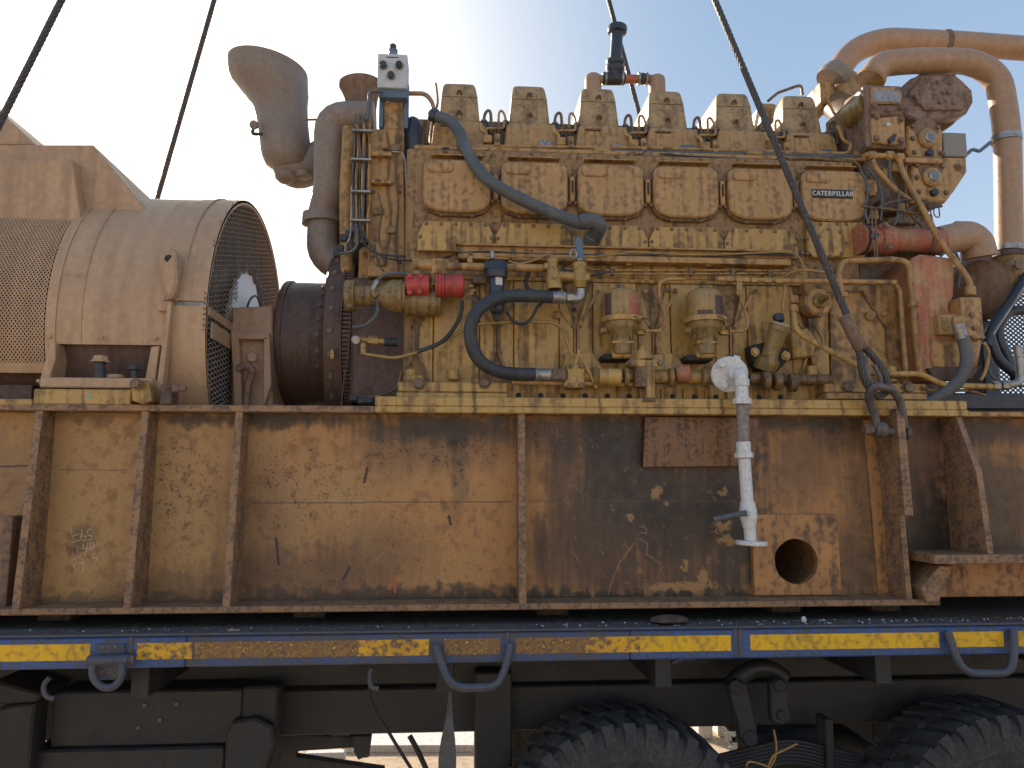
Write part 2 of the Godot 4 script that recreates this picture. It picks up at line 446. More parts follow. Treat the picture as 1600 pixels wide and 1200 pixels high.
# ---------------------------------------------------------------- ground
func build_ground():
	var b = MB.new()
	b.quad(Vector3(-900, 0, -900), Vector3(900, 0, -900), Vector3(900, 0, 900), Vector3(-900, 0, 900), Vector3.UP)
	struct("ground", b, M.sand)
	# unseen wall added behind the camera to throw warm fill on the shaded side
	var wl = thing("added_fill_wall", "long sand coloured wall added unseen behind the photographer to fill the shaded side with light", "wall", Vector3(0, 0, 18.5))
	var w0 = MB.new(); w0.box(Vector3(0, 1.6, 18.5), Vector3(60, 3.2, 0.4), 0.02); pt(wl, "wall_face", w0, M.plaster)
	for i in 13: bx(wl, "pier", M.plaster, Vector3(-27 + i * 4.5, 1.65, 18.25), Vector3(0.5, 3.3, 0.2), 0.02)
	bx(wl, "coping", M.concrete, Vector3(0, 3.26, 18.45), Vector3(60, 0.12, 0.6), 0.02)
	# pale slab and rubble on the sunlit ground beyond the truck
	b = MB.new()
	b.prism(PackedVector2Array([Vector2(-1.05, 3.68), Vector2(0.5, 3.58), Vector2(0.65, 5.6), Vector2(-0.9, 5.8)]), -0.03, 0.03, 0.006)
	var o = pt(self, "concrete_slab", b, M.concrete)
	o.rotation.x = -PI / 2; o.position = Vector3(0, 0.031, 0)
	tag(o, "pale concrete slab lying on the sandy ground behind the truck", "slab")
	b = MB.new()
	b.box(Vector3(-1.15, 0.05, -3.42), Vector3(0.34, 0.09, 0.1), 0.012)
	tag(pt(self, "broken_block", b, M.concrete), "whitish broken block on the sand seen under the truck", "block")
	for q in [[2.44, 0.45, -3.9, 0.14, 0.42], [2.66, 0.5, -3.95, 0.16, 0.47]]:
		b = MB.new(); b.box(Vector3(q[0], 0.25, q[2]), Vector3(q[3], 0.5, 0.2), 0.015)
		var w = pt(self, "concrete_post", b, M.concrete)
		tag(w, "left one of two pale posts seen through the gap behind the first wheel" if q[0] < 2.5 else "right one of two pale posts seen through the gap behind the first wheel", "post", "pale posts beyond the truck")

# ---------------------------------------------------------------- truck
func tyre_mesh(R, wid):
	var b = MB.new()
	var h = wid * 0.5
	b.lathe(Vector3(0, 0, -h), Vector3(0, 0, h), [[0.03, R * 0.56], [0.0, R * 0.62], [-0.012, R * 0.76], [0.0, R * 0.9], [0.03, R * 0.955], [h, R * 0.965], [wid - 0.03, R * 0.955], [wid, R * 0.9], [wid + 0.006, R * 0.86], [wid + 0.014, R * 0.8], [wid + 0.012, R * 0.76], [wid + 0.016, R * 0.745], [wid + 0.012, R * 0.73], [wid + 0.01, R * 0.68], [wid, R * 0.62], [wid - 0.03, R * 0.56]], 72)
	var nl = 38
	for k in nl:
		for side in [-1.0, 1.0]:
			var a = TAU * (k + (0.5 if side > 0 else 0.0)) / nl
			var da = TAU / nl * 0.31
			var rows = []
			for q in [[h + 0.013, 0.80, 0.86, 0.0, 0.75], [h + 0.012, 0.84, 0.93, 0.0, 0.95], [h - 0.012, 0.9, 0.992, 0.05, 1.0], [h * 0.62, 0.93, 1.0, 0.35, 1.0], [h * 0.3, 0.93, 1.0, 0.75, 1.05], [-h * 0.04, 0.93, 0.998, 0.9, 0.9]]:
				var row = []
				var c = a + da * 2.0 * q[3] * side
				for e in [[-1, 1], [-0.86, 2], [0.86, 2], [1, 1]]:
					var an = c + da * e[0] * q[4]
					var r = R * (q[1] if e[1] == 1 else q[2])
					row.append(Vector3(cos(an) * r, sin(an) * r, q[0] * side))
				rows.append(row)
			b.grid(rows, true, true, true, 0.85)
	return b

func build_truck():
	var t = thing("flatbed_truck", "dark flatbed truck with blue side rail, yellow tape strips and lugged tyres", "truck", Vector3(0.8, 0, -1.05))
	var yt = 1.781
	var yb = 1.638
	var b = MB.new()
	b.box(Vector3(0.6, yt - 0.012, -1.05), Vector3(11.6, 0.02, 2.56), 0.004)
	pt(t, "deck_plate", b, M.deck)
	for q in [[-5.2, -1.219, M.blue], [-1.219, 0.818, M.blueworn], [0.818, 6.4, M.blue]]:
		bx(t, "side_rail", q[2], Vector3((q[0] + q[1]) / 2, (yt + yb) / 2 - 0.004, 0.2), Vector3(q[1] - q[0] - 0.001, yt - yb - 0.008, 0.1), 0.007)
	bx(t, "side_rail", M.blue, Vector3(0.6, (yt + yb) / 2 - 0.004, -2.3), Vector3(11.6, yt - yb - 0.008, 0.1), 0.007)
	bx(t, "edge_strip", M.steelblue, Vector3(0.6, yt + 0.001, 0.236), Vector3(11.6, 0.012, 0.034), 0.003)
	# strips of tape along the rail
	for q in [[-2.185, -1.636, 0], [-1.434, -1.19, 1], [-1.181, -0.446, 2], [-0.446, -0.125, 1], [-0.054, 0.206, 2], [0.278, 0.606, 2], [0.606, 0.865, 1], [0.865, 1.302, 0], [1.396, 2.332, 0], [2.394, 2.66, 0], [2.733, 3.095, 0]]:
		b = MB.new(); b.box(Vector3((q[0] + q[1]) / 2, 1.711, 0.2505), Vector3(q[1] - q[0], 0.072, 0.003), 0.0006)
		pt(t, "reflective_tape", b, [M.tape0, M.tape1, M.tape2][q[2]])
	for x in [1.349, 1.324, 0.239, -1.462]:
		bx(t, "weld_strip", M.steelblue, Vector3(x, 1.711, 0.2515), Vector3(0.02, 0.128, 0.006), 0.002)
	# tie-down ring on its bracket
	var k = bx(t, "tie_down_bracket", M.steelblue, Vector3(-1.543,1.67,0.252),Vector3(0.119,0.154,0.02), 0.004)
	bolts(k, M.bolt, v3([-1.573,1.732,0.263,-1.523,1.731,0.263,-1.574,1.627,0.263,-1.53,1.626,0.263]), 0.009, stud_mesh)
	cyl(k, "hinge_pin", M.steelblue, Vector3(-1.627,1.682,0.295), Vector3(-1.443,1.684,0.295), 0.024, 0.006)
	bolts(k, M.shackle, [Vector3(-1.443,1.684,0.295)], 0.02, null, Vector3.RIGHT, "nut")
	pipe(k, "ring", M.steelblue, v3([-1.6,1.68,0.3,-1.598,1.614,0.3,-1.557,1.57,0.3,-1.502,1.569,0.3,-1.47,1.612,0.3,-1.474,1.678,0.3]), 0.0165, 0.05)
	# hand steps
	var s = hose(t, "step", M.steelblue, v3([-0.092,1.724,0.27,-0.065,1.651,0.29,-0.029,1.577,0.3,0.018,1.546,0.3,0.105,1.542,0.3,0.181,1.551,0.3,0.216,1.601,0.3,0.237,1.661,0.29,0.25,1.725,0.27]), 0.0185, 12, 5)
	s = hose(t, "step", M.steelblue, v3([2.366,1.753,0.27,2.376,1.673,0.29,2.396,1.607,0.3,2.444,1.571,0.3,2.536,1.564,0.3,2.629,1.571,0.3,2.663,1.627,0.3,2.68,1.699,0.29,2.697,1.758,0.27]), 0.0195, 12, 5)
	for q in [v3([-1.845,1.585,0.16,-1.866,1.558,0.16,-1.866,1.524,0.16,-1.847,1.499,0.16,-1.816,1.493,0.16]), v3([-0.39,1.602,0.16,-0.401,1.579,0.16,-0.4,1.539,0.16,-0.385,1.515,0.16,-0.358,1.512,0.16]), v3([1.159,1.618,0.14,1.096,1.619,0.14,1.045,1.599,0.14])]:
		hose(t, "rope_hook", M.steelblue, q, 0.012)
	# frame under the deck
	bx(t, "subframe_beam", M.chassis, Vector3(0.6, 1.51, -0.5), Vector3(11, 0.26, 0.12), 0.006)
	bx(t, "chassis_rail", M.chassis, Vector3(0.6, 1.249, -0.47), Vector3(11, 0.2330000000000001, 0.1), 0.008)
	bx(t, "subframe_beam", M.chassis, Vector3(0.6, 1.51, -1.6), Vector3(11, 0.26, 0.12), 0.006)
	bx(t, "chassis_rail", M.chassis, Vector3(0.6, 1.2, -1.6), Vector3(11, 0.26, 0.1), 0.008)
	for x in [-3.6, -2.6, -1.45, -0.05, 1.0, 2.1, 3.2, 4.4]:
		bx(t, "cross_member", M.chassis, Vector3(x, 1.56, -1.05), Vector3(0.08, 0.15, 2.4), 0.004)
	bx(t, "cross_member", M.chassis, Vector3(-0.62, 1.2, -1.05), Vector3(0.1, 0.2, 1.1), 0.004)
	bx(t, "cross_member", M.chassis, Vector3(1.6, 1.2, -1.05), Vector3(0.12, 0.24, 1.1), 0.004)
	# locker and plates at the left
	k = bx(t, "locker", M.chassis, Vector3(-1.541,1.292,-0.47),Vector3(0.931,0.267,0.5), 0.01)
	bolts(k, M.bolt, v3([-1.48,1.284,-0.218,-1.559,1.356,-0.218,-1.403,1.359,-0.218,-1.584,1.249,-0.218,-1.252,1.123,-0.218]), 0.012, stud_mesh)
	bx(k, "lower_panel", M.chassis, Vector3(-1.614,1.079,-0.38),Vector3(0.943,0.165,0.4), 0.01)
	bx(t, "mounting_post", M.dark, Vector3(-0.988,1.222,-0.27),Vector3(0.177,0.439,0.14), 0.012)
	pr(t, "bracket", M.chassis, v2([-1.134,1.224,-1.106,1.289,-0.995,1.305,-0.909,1.261,-0.896,1.188,-0.946,1.025,-1.131,1.029]), -0.3, -0.14, 0.012)
	pr(t, "bracket", M.dark, v2([-2.222,1.376,-2.134,1.398,-2.034,1.402,-2.039,1.314,-2.037,1.066,-2.196,1.069]), -0.24, -0.1, 0.01)
	pr(t, "mudguard", M.dark, v2([-2.233,1.513,-2.007,1.447,-2.034,1.408,-2.224,1.4]), -0.4, -0.1, 0.01)
	pr(t, "skirt_plate", M.chassis, v2([-0.957,1.087,-0.515,1.064,-0.528,1.01,-0.863,0.997,-0.876,0.971,-0.392,0.892,-0.39,0.815,-0.981,0.83]), -0.66, -0.6, 0.004)
	cyl(t, "exhaust_stub", M.rust, Vector3(-0.489,1.085,-0.55), Vector3(-0.493,0.978,-0.55), 0.026)
	pr(t, "hanger", M.chassis, v2([-0.556,1.102,-0.456,1.1,-0.467,1.001,-0.522,0.976,-0.547,1.016]), -0.56, -0.5, 0.004)
	bx(t, "air_tank_bracket", M.chassis, Vector3(0.201,1.203,-0.4),Vector3(0.196,0.53,0.2), 0.01)
	# links of the suspension
	k = MB.new(); k.prism(v2([1.409,1.422,1.458,1.453,1.505,1.433,1.522,1.363,1.556,1.204,1.547,1.141,1.499,1.117,1.46,1.149,1.45,1.238,1.421,1.358]), -0.17, -0.12, 0.008)
	s = pt(t, "suspension_link", k, M.chassis)
	cyl(s, "pivot", M.dark, Vector3(1.478,1.394,-0.2), Vector3(1.443,1.42,-0.1), 0.035)
	cyl(s, "pivot", M.dark, Vector3(1.544,1.136,-0.2), Vector3(1.507,1.167,-0.1), 0.038)
	k = MB.new(); k.prism(v2([1.634,1.431,1.67,1.456,1.717,1.436,1.727,1.359,1.735,1.244,1.686,1.22,1.633,1.24]), -0.17, -0.12, 0.008)
	s = pt(t, "suspension_link", k, M.chassis)
	cyl(s, "pivot", M.dark, Vector3(1.718,1.397,-0.2), Vector3(1.677,1.422,-0.1), 0.032)
	cyl(s, "pivot", M.dark, Vector3(1.721,1.248,-0.2), Vector3(1.68,1.276,-0.1), 0.024)
	hose(t, "bump_stop", M.chassis, v3([1.744,1.435,-0.2,1.676,1.482,-0.2,1.586,1.49,-0.2,1.487,1.44,-0.2,1.443,1.389,-0.2]), 0.045)
	b = MB.new()
	for i in 7:
		b.tube(smooth(v3([1.275,1.011,-0.25,1.588,1.074,-0.25,1.799,1.102,-0.25,2.077,1.037,-0.25,2.428,0.967,-0.25]).map(func(p): return p + Vector3(0, -0.018 * i, 0)), 4), 0.012, 6)
	pt(t, "leaf_spring", b, M.chassis)
	bx(t, "spring_clamp", M.chassis, Vector3(1.977,1.077,-0.26),Vector3(0.042,0.291,0.12), 0.006)
	bx(t, "fuel_can", M.chassis, Vector3(1.902,0.955,-0.65),Vector3(0.444,0.256,0.3), 0.02)
	for q in [v3([1.613,1.223,-0.05,1.623,1.146,-0.05,1.613,1.085,-0.05,1.574,1.025,-0.05]), v3([1.724,1.159,-0.03,1.653,1.13,-0.03,1.596,1.101,-0.03,1.56,1.032,-0.03]), v3([1.456,1.056,-0.03,1.476,1.079,-0.03,1.567,1.053,-0.03,1.579,1.031,-0.03])]:
		hose(t, "air_line", M.brass, q, 0.0055)
	# hanging cables and strap
	hose(t, "cable", M.dark, v3([-0.43,1.464,-0.1,-0.426,1.403,-0.1,-0.386,1.317,-0.1,-0.334,1.243,-0.1,-0.275,1.151,-0.1,-0.198,1.035,-0.1]), 0.0085)
	hose(t, "cable", M.dark, v3([-0.237,1.156,-0.3,-0.196,1.085,-0.3,-0.142,0.977,-0.3]), 0.014)
	b = MB.new()
	var strip = []
	var rws = [v3([-0.029,1.556,-0.02,-0.016,1.556,-0.02]), v3([-0.034,1.432,-0.02,-0.018,1.431,-0.02]), v3([-0.045,1.324,-0.03,-0.014,1.329,-0.01]), v3([-0.069,1.216,-0.04,0,1.227,0]), v3([-0.081,1.127,-0.04,0.007,1.138,0]), v3([-0.08,1.03,-0.04,0.005,1.042,0])]
	for q in rws: strip.append([q[0], (q[0] + q[1]) / 2 + Vector3(0, 0, 0.012), q[1], (q[0] + q[1]) / 2 + Vector3(0, 0, 0.006)])
	b.grid(strip, true)
	pt(t, "webbing_strap", b, M.greyhose)
	# wheels
	var ty = tyre_mesh(0.665, 0.42).mesh()
	var rim = MB.new()
	rim.lathe(Vector3(0, 0, -0.18), Vector3(0, 0, 1), [[0, 0.38], [0.1, 0.36], [0.2, 0.35], [0.22, 0.12], [0.3, 0.12], [0.31, 0.34], [0.34, 0.375], [0.36, 0.385], [0.365, 0.36], [0.3, 0.33]], 40)
	var rimm = rim.mesh()
	for q in [[0.833, -0.06, 0.0], [2.735, -0.06, 0.5], [0.833, -2.04, 0.2], [2.735, -2.04, 0.7]]:
		var w = Node3D.new(); w.name = "wheel"; t.add_child(w, true); w.position = Vector3(q[0], 0.665, q[1]) - where(t)
		w.rotation.z = q[2] * 0.11
		var o = MeshInstance3D.new(); o.mesh = ty; o.material_override = M.tyre; o.name = "tyre"; w.add_child(o)
		o = MeshInstance3D.new(); o.mesh = rimm; o.material_override = M.dark; o.name = "rim"; w.add_child(o)
	cyl(t, "axle", M.dark, Vector3(0.833, 0.665, 0.05), Vector3(0.833, 0.665, -2.15), 0.1)
	cyl(t, "axle", M.dark, Vector3(2.735, 0.665, 0.05), Vector3(2.735, 0.665, -2.15), 0.1)

# ---------------------------------------------------------------- skid
func hex8(b, top, bot):   # two rings of points, upper and lower
	b.grid([top, bot], true, true, true, 0.9)
func ring_plate(b, x0, y0, x1, y1, c, r, z0, z1):
	var ang = []
	for i in 36: ang.append(TAU * i / 36.0)
	for p in [Vector2(x0, y0), Vector2(x1, y0), Vector2(x1, y1), Vector2(x0, y1)]: ang.append(fposmod((p - c).angle(), TAU))
	ang.sort()
	var inn = []; var out = []
	for i in ang.size():
		var d = Vector2(cos(ang[i]), sin(ang[i]))
		var k = 1e9
		if d.x > 1e-6: k = min(k, (x1 - c.x) / d.x)
		if d.x < -1e-6: k = min(k, (x0 - c.x) / d.x)
		if d.y > 1e-6: k = min(k, (y1 - c.y) / d.y)
		if d.y < -1e-6: k = min(k, (y0 - c.y) / d.y)
		out.append(c + d * k); inn.append(c + d * r * (1.0 + 0.012 * sin(i * 5.3)))
	var n = ang.size()
	for i in n:
		var j = (i + 1) % n
		for z in [[z1, Vector3.BACK], [z0, Vector3.FORWARD]]:
			b.quad(Vector3(inn[i].x, inn[i].y, z[0]), Vector3(out[i].x, out[i].y, z[0]), Vector3(out[j].x, out[j].y, z[0]), Vector3(inn[j].x, inn[j].y, z[0]), z[1])
		var m = (inn[i] + inn[j]) * 0.5 - c
		b.quad(Vector3(inn[i].x, inn[i].y, z0), Vector3(inn[i].x, inn[i].y, z1), Vector3(inn[j].x, inn[j].y, z1), Vector3(inn[j].x, inn[j].y, z0), -Vector3(m.x, m.y, 0).normalized())
		m = (out[i] + out[j]) * 0.5 - c
		var e = (out[j] - out[i]).normalized()
		b.quad(Vector3(out[i].x, out[i].y, z0), Vector3(out[i].x, out[i].y, z1), Vector3(out[j].x, out[j].y, z1), Vector3(out[j].x, out[j].y, z0), Vector3(e.y, -e.x, 0))

# the web plate's own picture: faded paint, oil that has run and soaked in, rust, soot with painted flange shade, speckle, chalk figures
var web_rect = Rect2(-3.4, 1.83, 7.6, 1.01)
func paint_web():
	var w = 2048
	var h = 272
	var A = FastNoiseLite.new(); A.frequency = 1.0; A.fractal_octaves = 4; A.seed = 11
	var S = FastNoiseLite.new(); S.frequency = 1.0; S.fractal_octaves = 3; S.seed = 23
	# [x, y, half width, half height, amount, tone, speckle]; soot under the top flange also carries painted shade
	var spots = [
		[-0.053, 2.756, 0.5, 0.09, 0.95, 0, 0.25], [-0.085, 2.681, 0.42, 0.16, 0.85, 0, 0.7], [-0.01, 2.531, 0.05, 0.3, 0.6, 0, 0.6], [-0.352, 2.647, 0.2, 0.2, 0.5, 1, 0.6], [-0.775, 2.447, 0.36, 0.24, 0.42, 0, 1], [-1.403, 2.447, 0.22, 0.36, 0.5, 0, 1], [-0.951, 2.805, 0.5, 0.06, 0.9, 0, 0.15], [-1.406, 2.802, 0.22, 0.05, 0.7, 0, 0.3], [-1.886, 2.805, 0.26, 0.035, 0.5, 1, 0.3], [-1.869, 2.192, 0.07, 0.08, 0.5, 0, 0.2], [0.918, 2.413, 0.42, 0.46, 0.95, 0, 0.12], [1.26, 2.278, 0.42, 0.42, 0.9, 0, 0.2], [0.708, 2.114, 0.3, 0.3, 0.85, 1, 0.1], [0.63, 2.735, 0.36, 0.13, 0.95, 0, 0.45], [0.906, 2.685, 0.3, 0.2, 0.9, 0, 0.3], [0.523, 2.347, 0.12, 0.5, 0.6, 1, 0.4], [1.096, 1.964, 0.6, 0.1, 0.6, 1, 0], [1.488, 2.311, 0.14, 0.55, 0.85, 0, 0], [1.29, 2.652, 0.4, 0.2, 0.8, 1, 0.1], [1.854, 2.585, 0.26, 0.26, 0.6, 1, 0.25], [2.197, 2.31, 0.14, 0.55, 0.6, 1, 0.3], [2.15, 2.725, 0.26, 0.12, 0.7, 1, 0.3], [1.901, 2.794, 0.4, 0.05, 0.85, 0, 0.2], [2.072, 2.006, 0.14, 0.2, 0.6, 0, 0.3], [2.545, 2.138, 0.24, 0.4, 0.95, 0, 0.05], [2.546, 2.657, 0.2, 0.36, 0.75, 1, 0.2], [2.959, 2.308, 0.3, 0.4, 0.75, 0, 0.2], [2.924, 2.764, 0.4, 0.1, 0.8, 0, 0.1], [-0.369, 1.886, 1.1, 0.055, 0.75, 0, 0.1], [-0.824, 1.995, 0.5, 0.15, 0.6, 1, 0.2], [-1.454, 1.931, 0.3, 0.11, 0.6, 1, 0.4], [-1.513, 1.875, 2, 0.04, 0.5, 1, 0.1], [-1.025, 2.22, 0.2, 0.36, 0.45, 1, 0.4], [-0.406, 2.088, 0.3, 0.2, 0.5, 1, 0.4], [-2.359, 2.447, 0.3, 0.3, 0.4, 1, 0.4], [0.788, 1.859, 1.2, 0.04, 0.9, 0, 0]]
	# bare or pale scraped places
	var pale = [[0.915, 2.286, 0.032, 0.02], [1.409, 2.237, 0.05, 0.04], [1.43, 2.16, 0.06, 0.03], [1.422, 2.417, 0.035, 0.02], [1.181, 1.923, 0.2, 0.03], [1.302, 1.978, 0.03, 0.05], [1.201, 2.029, 0.02, 0.04], [1.056, 2.413, 0.035, 0.03], [1.106, 2.353, 0.015, 0.02]]
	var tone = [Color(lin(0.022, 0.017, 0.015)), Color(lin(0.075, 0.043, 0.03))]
	var pa = lin(0.45, 0.265, 0.105); var pb = lin(0.47, 0.235, 0.08); var pl = lin(0.48, 0.26, 0.09); var rs = lin(0.27, 0.135, 0.062)
	var im = Image.create(w, h, false, Image.FORMAT_RGB8)
	var rough = Image.create(w, h, false, Image.FORMAT_L8)
	for y in h:
		var py = web_rect.end.y - (y + 0.5) / h * web_rect.size.y
		for x in w:
			var px = web_rect.position.x + (x + 0.5) / w * web_rect.size.x
			var n1 = A.get_noise_2d(px * 2.2, py * 2.2)
			var n2 = A.get_noise_2d(px * 11.0 + 50, py * 11.0)
			var n3 = S.get_noise_2d(px * 46.0, py * 46.0)
			var st = S.get_noise_2d(px * 24.0, py * 2.0) * 0.5 + S.get_noise_2d(px * 7.0 + 9.0, py * 1.3) * 0.7
			var c = pa.lerp(pb, clampf((px + 1.4) * 0.6 + n1 * 0.6, 0, 1))
			c = c.lerp(rs, clampf(n2 * 1.3 + st * 0.5 + n1 * 0.5 - 0.12, 0, 0.62))
			var wx = px + n2 * 0.05 + n1 * 0.06
			var wy = py + n2 * 0.05
			var wet = 0.0
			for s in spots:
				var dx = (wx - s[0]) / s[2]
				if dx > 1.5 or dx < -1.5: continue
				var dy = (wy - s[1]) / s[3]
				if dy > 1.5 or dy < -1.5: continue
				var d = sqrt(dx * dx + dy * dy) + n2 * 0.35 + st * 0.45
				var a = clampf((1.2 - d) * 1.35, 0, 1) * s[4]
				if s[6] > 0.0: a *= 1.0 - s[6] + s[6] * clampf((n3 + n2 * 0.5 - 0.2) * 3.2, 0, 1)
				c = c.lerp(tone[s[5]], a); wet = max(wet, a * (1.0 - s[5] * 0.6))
			for s in pale:
				var d = Vector2((px - s[0] + n2 * 0.03) / s[2], (py - s[1] + n2 * 0.03) / s[3]).length() + n3 * 0.5
				c = c.lerp(pl, clampf((1.0 - d) * 3.0, 0, 0.75))
			if px > 0.35 and px < 1.6:   # scuffs through the oil
				c = c.lerp(pl, clampf((S.get_noise_2d(px * 17.0 + py * 8.0, py * 9.0 + 7.0) + n3 * 0.45 - 0.5) * 2.4, 0, 0.45))
			c = c.lerp(tone[0], clampf((n3 - 0.56 + n1 * 0.14) * 6.0, 0, 0.8))
			c = c * (0.97 + n3 * 0.08)
			im.set_pixel(x, y, c)
			var q = clampf(0.62 + n2 * 0.15 - wet * 0.2, 0.2, 1)
			rough.set_pixel(x, y, Color(q, q, q))
	var line = func(a, b, col, wid):
		var n = int(max(abs(a.x - b.x) / web_rect.size.x * w, abs(a.y - b.y) / web_rect.size.y * h)) * 2 + 1
		for i in n + 1:
			var p = a.lerp(b, float(i) / n)
			var ix = int((p.x - web_rect.position.x) / web_rect.size.x * w)
			var iy = int((web_rect.end.y - p.y) / web_rect.size.y * h)
			for dx in wid:
				for dy in wid:
					if ix + dx < w and iy + dy < h and ix >= 0 and iy >= 0 and (i * 7 + dx) % 5 != 0: im.set_pixel(ix + dx, iy + dy, im.get_pixel(ix + dx, iy + dy).lerp(col, 0.75))
	var ch = lin(0.62, 0.5, 0.36)
	for s in [v2([-1.941,2.249,-1.932,2.211]), v2([-1.932,2.199,-1.889,2.211]), v2([-1.936,2.167,-1.893,2.179]), v2([-1.884,2.23,-1.887,2.186,-1.868,2.173,-1.863,2.198,-1.885,2.198]), v2([-1.838,2.236,-1.859,2.227,-1.854,2.205,-1.836,2.205,-1.837,2.182,-1.856,2.179]), v2([-1.903,2.148,-1.894,2.11]), v2([-1.873,2.16,-1.871,2.135,-1.847,2.141]), v2([-1.855,2.167,-1.857,2.104]), v2([-1.842,2.167,-1.824,2.166,-1.822,2.135,-1.84,2.135,-1.842,2.167]), v2([-1.923,2.079,-1.805,2.16]), v2([-1.916,2.063,-1.898,2.025]), v2([-1.891,2.063,-1.864,2.072,-1.866,2.016]), v2([-1.853,2.091,-1.84,2.081,-1.848,2.072]), v2([-1.808,2.116,-1.826,2.107,-1.819,2.091,-1.8,2.091,-1.805,2.072])]:
		for i in s.size() - 1: line.call(s[i], s[i + 1], ch, 1)
	var dk = lin(0.04, 0.03, 0.025)
	line.call(Vector3(-1.047,2.363,-0.13), Vector3(0.287,2.367,-0.13), dk, 1)
	line.call(Vector3(0.371,2.37,-0.13), Vector3(1.49,2.369,-0.13), lin(0.1, 0.06, 0.04), 1)
	line.call(Vector3(-2.306,2.547,-0.13), Vector3(-2.176,2.553,-0.13), dk, 2)
	line.call(Vector3(-2.024,2.528,-0.13), Vector3(-1.694,2.531,-0.13), lin(0.12, 0.08, 0.05), 1)
	for s in [v2([0.936,2.153,0.852,2.048,0.807,1.95,0.789,1.885]), v2([0.959,2.239,1,2.226,0.999,2.199,0.965,2.206]), v2([0.964,2.172,1.005,2.146,0.997,2.093,1.064,2.046]), v2([-0.438,2.04,-0.374,2.114]), v2([-0.378,2.316,-0.426,2.218])]:
		for i in s.size() - 1: line.call(s[i], s[i + 1], lin(0.42, 0.27, 0.13), 1)
	for s in [v2([-0.323,1.991,-0.318,1.914])]:
		for i in s.size() - 1: line.call(s[i], s[i + 1], lin(0.5, 0.09, 0.04), 3)
	for s in [v2([-0.927,2.188,-0.909,2.059]), v2([-0.473,2.547,-0.487,2.474]), v2([-0.551,2.041,-0.582,1.977]), v2([-0.048,2.298,-0.037,2.256])]:
		for i in s.size() - 1: line.call(s[i], s[i + 1], dk, 3)
	var m = StandardMaterial3D.new(); m.albedo_texture = ImageTexture.create_from_image(im)
	m.roughness = 1.0; m.roughness_texture = ImageTexture.create_from_image(rough); m.roughness_texture_channel = BaseMaterial3D.TEXTURE_CHANNEL_RED
	m.texture_repeat = false
	return m

func web_box(b, x0, y0, x1, y1, z):
	b.box(Vector3((x0 + x1) / 2, (y0 + y1) / 2, z - 0.01), Vector3(x1 - x0, y1 - y0, 0.02), 0.0)

